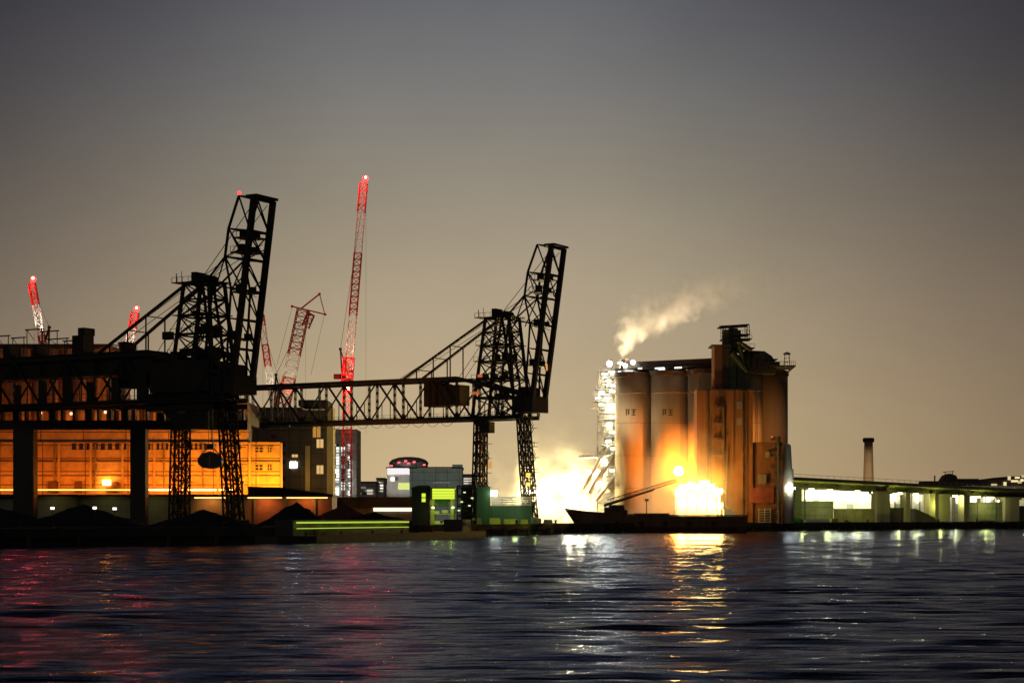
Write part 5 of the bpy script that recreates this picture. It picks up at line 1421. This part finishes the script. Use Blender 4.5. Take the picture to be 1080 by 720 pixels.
# ================================================================== RIGHT: BRIDGE
def build_right():
    da, db = 575, 720
    pa, pb = 834, 1130
    def dk(px):
        """distance of the deck's near edge at a picture column"""
        f = (px - pa) / (pb - pa); xa, xb = X(pa, da), X(pb, db)
        # intersect the ray with the straight line a-b
        k = (px - 540) / F
        A = V((xa, da, 0)); B = V((xb, db, 0)); D = B - A
        t = (k * A.y - A.x) / (D.x - k * D.y); return A.y + D.y * t
    r = thing('elevated_road', 'long elevated road bridge lit from below, at the right of the silos', 'bridge', (X(960, dk(960)), dk(960), GROUND))
    A = V((X(pa, da), da, 0)); B = V((X(1300, dk(1300)), dk(1300), 0)); u = (B - A).normalized(); n = V((-u.y, u.x, 0)); L = (B - A).length
    def zdeck(s): return 14.6 - s * .0135
    def strip(m, w0, w1, dz0, dz1):
        vs = []; k = 24
        for i in range(k + 1):
            s = L * i / k; c = A + u * s
            for w, dz in ((w0, dz0), (w1, dz0), (w1, dz1), (w0, dz1)): q = c + n * w; vs.append(V((q.x, q.y, zdeck(s) + dz)))
        fs = []
        for i in range(k):
            for j in range(4): fs.append((i * 4 + j, i * 4 + (j + 1) % 4, i * 4 + 4 + (j + 1) % 4, i * 4 + 4 + j))
        fs += [(0, 1, 2, 3), (k * 4 + 3, k * 4 + 2, k * 4 + 1, k * 4)]
        m.add(vs, fs)
    m = MB(); strip(m, 0, 11, 0, .9); m.build('deck', M['bridge_d'], r)
    m = MB(); strip(m, -.3, -.003, -.2, 1.5); strip(m, 11.003, 11.3, -.2, 1.5); m.build('parapet', M['bridge'], r)
    m = MB()
    for w in (1.2, 5.2, 9.2): strip(m, w, w + .7, -1.5, -.003)
    m.build('main_girder', M['bridge_d'], r)
    # service pipe on the side, with lamps
    m = MB()
    for i in range(24):
        s0, s1 = L * i / 24, L * (i + 1) / 24; a, b = A + u * s0 - n * .7, A + u * s1 - n * .7
        m.tube((a.x, a.y, zdeck(s0) + .45), (b.x, b.y, zdeck(s1) + .45), .3, None, 8)
    m.build('service_pipe', M['lime'], r)
    for k in range(26):
        s = 2 + k * (L - 4) / 26; c = A + u * s + n * (2.5 if k % 2 else 4.2); z = zdeck(s) - 1.9
        m = MB(); m.box((c.x, c.y, z), (2.6 if k < 11 else 1.3, .4, .5 if k < 11 else .35), math.atan2(u.y, u.x)); m.build('underdeck_lamp', M['g_bridge'] if k < 11 else glow('underdeck_dim', (1, .95, .6), 4.5), r)
        if k % 2 == 0 and k < 22: lamp('POINT', (c.x, c.y - .9, z - 1.2), (1, .95, .34), 1700 if k < 11 else 1100, r, .4, name='underdeck_light')
    for k in range(40):
        s_ = 1.5 + k * (L - 3) / 40; c = A + u * s_
        m = MB(); m.beam((c.x + n.x * .2, c.y + n.y * .2, zdeck(s_) - .45), (c.x + n.x * 10.8, c.y + n.y * 10.8, zdeck(s_) - .45), .5); m.build('cross_beam', M['bridge_d'], r)
    m = MB()
    for k in range(90):
        s_ = 1 + k * (L - 2) / 90; c = A + u * s_; m.beam((c.x - n.x * .15, c.y - n.y * .15, zdeck(s_) + 1.5), (c.x - n.x * .15, c.y - n.y * .15, zdeck(s_) + 2.4), .08)
    c0_, c1_ = A - n * .15, A + u * L - n * .15; m.beam((c0_.x, c0_.y, zdeck(0) + 2.4), (c1_.x, c1_.y, zdeck(L) + 2.4), .09); m.build('handrail', M['galv'], r)
    for p0, p1, mt in ((923, 938, 'bridge'), (954, 959, 'bridge'), (979, 985, 'bridge'), (988, 1001, 'bridge'), (1015, 1021, 'bridge'), (1058, 1074, 'bridge'), (1120, 1134, 'bridge')):
        pm = (p0 + p1) / 2; dd = dk(pm) + 1.2; w_ = (p1 - p0) / F * dd
        s = (V((X(pm, dd), dd, 0)) - A).dot(u)
        c = V((X(pm, dd), dd + 2.5, 0))
        m = MB(); m.box((c.x, c.y, (GROUND + zdeck(s) - 1.5) / 2 - .05), (w_, 4.5, zdeck(s) - 1.4 - GROUND), math.atan2(u.y, u.x) * .3)
        if w_ > 3: m.box((c.x, c.y, zdeck(s) - 2.0), (w_ * 1.2, 6.5, .9), math.atan2(u.y, u.x) * .3)
        m.build('pier', M[mt], r)
    # white lit hall behind the bridge
    d = 735
    r = thing('lit_hall', 'pale hall glaring with white light behind the bridge', 'building', (X(900, d), d, GROUND))
    m = MB(); m.span((X(845, d), d, GROUND), (X(1110, d), d + 20, Z(516, d))); m.build('wall', M['wall_white'], r)
    m = MB(); m.span((X(844, d), d - .6, Z(512, d)), (X(1111, d), d + 20.6, Z(515, d))); m.build('roof', M['roofdark'], r)
    for k in range(9, 30):
        px = 847 + k * 8.7
        m = MB(); m.span((X(px, d), d - 1.1, GROUND), (X(px, d) + (.5 if k % 3 else 1.2), d - .6, Z(516.5 + .18 * k, d))); m.build('column', M['concrete_d'], r)
    for px in (858, 893, 944, 1004):
        m = MB(); m.span((X(px, d), d - .3, GROUND), (X(px + 7, d), d - .004, Z(531, d))); m.build('door', M['grey'], r)
    for k in range(16):
        px = 850 + k * 14.5
        m = MB(); m.span((X(px, d), d - .5, Z(526 + .35 * k, d)), (X(px + (8 if k < 8 else 4.5), d), d - .004, Z(518 + .35 * k, d))); m.build('lit_window', M['g_soft'], r)
        lamp('POINT', (X(px + 4, d), d - 8, Z(518, d)), (1, .95, .52), 2600 if k < 6 else random.uniform(250, 900), r, .5, name='hall_light')
    # low walls under the bridge
    M['grey_d'] = panelled('dark_grey_panels', (.15, .165, .155), (.06, .06, .06), 5.0, 2.4, .06, var=.45)
    def wall(a_, b_, yt, dd, mat, label, th=1.0, name='retaining_wall', cat='wall'):
        m = MB(); m.span((X(a_, dd), dd, GROUND - .05), (X(b_, dd), dd + th, Z(yt, dd)))
        m.span((X(a_, dd) - .15, dd - .15, Z(yt, dd)), (X(b_, dd) + .15, dd + th + .15, Z(yt, dd) + .25))
        for k in range(max(2, int((b_ - a_) / 9))):
            px = a_ + 1 + k * 9; m.span((X(px, dd), dd - .25, GROUND), (X(px, dd) + .5, dd - .003, Z(yt, dd) - .003))
        return tag(m.build(name, mat, loc=(X((a_ + b_) / 2, dd), dd, GROUND)), label, cat)
    wall(840, 879, 529, 592, M['grey_d'], 'grey green wall beside the pale column under the bridge')
    wall(880, 922, 537, 606, M['bridge_d'], 'low yellowish brown wall between grey wall and first bridge pier')
    wall(939, 953, 536, 618, M['bridge_d'], 'short dark wall between the first two bridge piers')
    wall(1021, 1057, 530, 668, M['grey_d'], 'dark grey wall right of the thin bridge pier', 6)
    wall(1075, 1150, 534, 690, M['grey_d'], 'dark grey wall at the right edge under the bridge', 6)
    m = MB(); dd = 640; m.prism([(X(960, dd), GROUND), (X(981, dd), GROUND), (X(981, dd), Z(549, dd) + 1), (X(960, dd), Z(536, dd))], dd - 8, dd)
    tag(m.build('ramp', M['bridge_d'], loc=(X(970, dd), dd, GROUND)), 'dark sloping ramp wedge between two bridge piers', 'ramp')
    wall(838, 845.5, 508, 590, M['greenhouse'], 'tall narrow dark green post wall next to the pale column', 3, 'end_wall')
    # containers and crates on the quay
    def crate(name, label, a_, b_, yt, dd, mat, cat='container'):
        r = thing(name, label, cat, (X((a_ + b_) / 2, dd), dd, GROUND))
        x0, x1, z1 = X(a_, dd), X(b_, dd), Z(yt, dd)
        m = MB(); m.span((x0, dd, GROUND + .15), (x1, dd + 2.2, z1))
        nn = max(4, int((x1 - x0) / .5))
        for k in range(nn): xx = x0 + (x1 - x0) * (k + .5) / nn; m.span((xx - .09, dd - .07, GROUND + .3), (xx + .09, dd - .003, z1 - .15))
        m.build('body', mat, r)
        m = MB()
        for xx in (x0 + .1, x1 - .3): m.span((xx, dd - .1, GROUND), (xx + .2, dd + 2.3, GROUND + .147))
        m.build('skid', M['rubber'], r)
        return r
    crate('storage_container', 'white container at the foot of the pale column', 824.5, 836, 545.5, 552, M['wall_white'])
    crate('storage_container', 'bright green container right of the white one', 838.5, 845.5, 546, 556, M['greenbox'])
    crate('storage_container', 'long cream container under the grey green wall', 850, 874, 547.5, 566, M['wall_white'])
    crate('storage_container', 'small yellow container near the bridge lamps', 877, 884, 546.5, 568, M['yellow'])
    # debris and bushes on the quay edge at right
    for i, (px, w_, y, lb) in enumerate(((893, 18, 549, 'low dark rubble mound left of the first bridge pier'), (930, 22, 549.5, 'low dark rubble mound in front of the first bridge pier'), (985, 40, 549.5, 'long dark rubble mound before the paired bridge piers'), (1040, 50, 549, 'long dark rubble mound before the grey wall'))):
        dd = wl(px) + 6
        heap('rubble_mound', lb, px, dd, w_, y - 1.0, M['quay'], 11 + i)
    # added fill lights without fixtures, brightening the bridge piers and deck side
    for px in (846, 872, 905, 948, 992, 1040):
        dd = dk(px) - 5
        lamp('POINT', (X(px, dd), dd, 8.0), (1, 1, .22), 1300, r, .4, name='quay_light')
    # chimney
    d = 900
    m = MB(); x = X(916, d); zt = Z(462, d)
    m.lathe([(2.9, 0), (2.0, zt - GROUND - 2.2), (2.5, zt - GROUND - 1.6), (2.6, zt - GROUND - .2), (2.2, zt - GROUND)], (x, d, GROUND), 24)
    ch = tag(m.build('chimney', M['chim'], loc=(x, d, GROUND), smooth=True), 'slender brick chimney with flared dark cap rising beyond the bridge', 'chimney')
    lamp('SPOT', (x - 6, d - 26, 14), (1, .8, .5), 26000, ch, .5, (x, d, 26), 40, 'base_lamp')  # added spot, stands in for haze that pales the lower chimney
    m = MB(); m.lathe([(2.55, 0), (2.7, .3), (2.7, 1.5), (2.3, 1.9)], (x, d, zt - 1.7), 24); m.build('cap', M['roofdark'], ch)
    # dark far vessel beyond the bridge
    d = 830
    r = thing('far_vessel', 'dark outline of a far ship superstructure above the bridge deck', 'ship', (X(1005, d), d, 0))
    m = MB(); m.span((X(975, d), d, GROUND), (X(1034, d), d + 12, Z(507, d))); m.build('hull', M['roofdark'], r)
    m = MB(); m.prism([(X(994, d), Z(507, d)), (X(1012, d), Z(507, d)), (X(1009, d), Z(501, d)), (X(1003, d), Z(499, d)), (X(998, d), Z(501, d))], d + 1, d + 9); m.span((X(1012, d), d + 1, Z(507, d)), (X(1033, d), d + 9, Z(504.5, d))); m.build('superstructure', M['roofdark'], r)
    m = MB(); m.beam((X(999, d), d + 4, Z(501, d)), (X(999, d), d + 4, Z(497, d)), .25); m.beam((X(1007, d), d + 4, Z(500, d)), (X(1007, d), d + 4, Z(496, d)), .25); m.beam((X(996.5, d), d + 4, Z(497.3, d)), (X(1008.5, d), d + 4, Z(496.6, d)), .3); m.beam((X(988, d), d + 4, Z(507, d)), (X(988, d), d + 4, Z(501, d)), .5); m.build('mast', M['roofdark'], r)
    d = 860
    r = thing('terminal_building', 'far terminal building dotted with warm lights at the right edge', 'building', (X(1070, d), d, GROUND))
    m = MB(); m.span((X(1040, d), d, GROUND), (X(1200, d), d + 30, Z(505, d))); m.build('wall', M['tower_d'], r)
    m = MB(); m.prism([(X(1039, d), Z(505, d)), (X(1201, d), Z(505, d)), (X(1190, d), Z(499.5, d)), (X(1066, d), Z(502, d)), (X(1050, d), Z(504, d))], d - .5, d + 30); m.build('roof', M['roofdark'], r)
    rr = random.Random(3)
    for px, y, w_, h in ((1045, 510, 6, 3.5), (1058, 508, 3, 6), (1062.5, 502, 3, 4), (1066, 506, 7, 2.2), (1070, 502.5, 5, 2), (1073, 506.5, 4, 3), (1077, 500.5, 5, 3), (1076, 505, 3, 2.5)):
        m = MB(); m.span((X(px, d), d - .9, Z(y + h, d)), (X(px + w_, d), d - .55, Z(y, d))); m.build('window', glow('terminal_light', (1, .8, .4), rr.uniform(.5, 1.3)), r)

build_world(); build_camera(); build_setting()
build_cranes(); build_left(); build_tower_cranes(); build_centre(); build_silos(); build_steam(); build_right()

SC.render.engine = 'CYCLES'
SC.cycles.max_bounces = 5; SC.cycles.diffuse_bounces = 2; SC.cycles.glossy_bounces = 3; SC.cycles.volume_bounces = 1; SC.cycles.transmission_bounces = 1
SC.cycles.caustics_reflective = False; SC.cycles.caustics_refractive = False
SC.cycles.use_denoising = True
SC.cycles.sample_clamp_indirect = 4; SC.cycles.sample_clamp_direct = 0
SC.cycles.volume_max_steps = 128
SC.view_settings.view_transform = 'Standard'; SC.view_settings.look = 'None'
SC.view_settings.exposure = 0; SC.view_settings.gamma = 1; SC.view_settings.use_curve_mapping = False
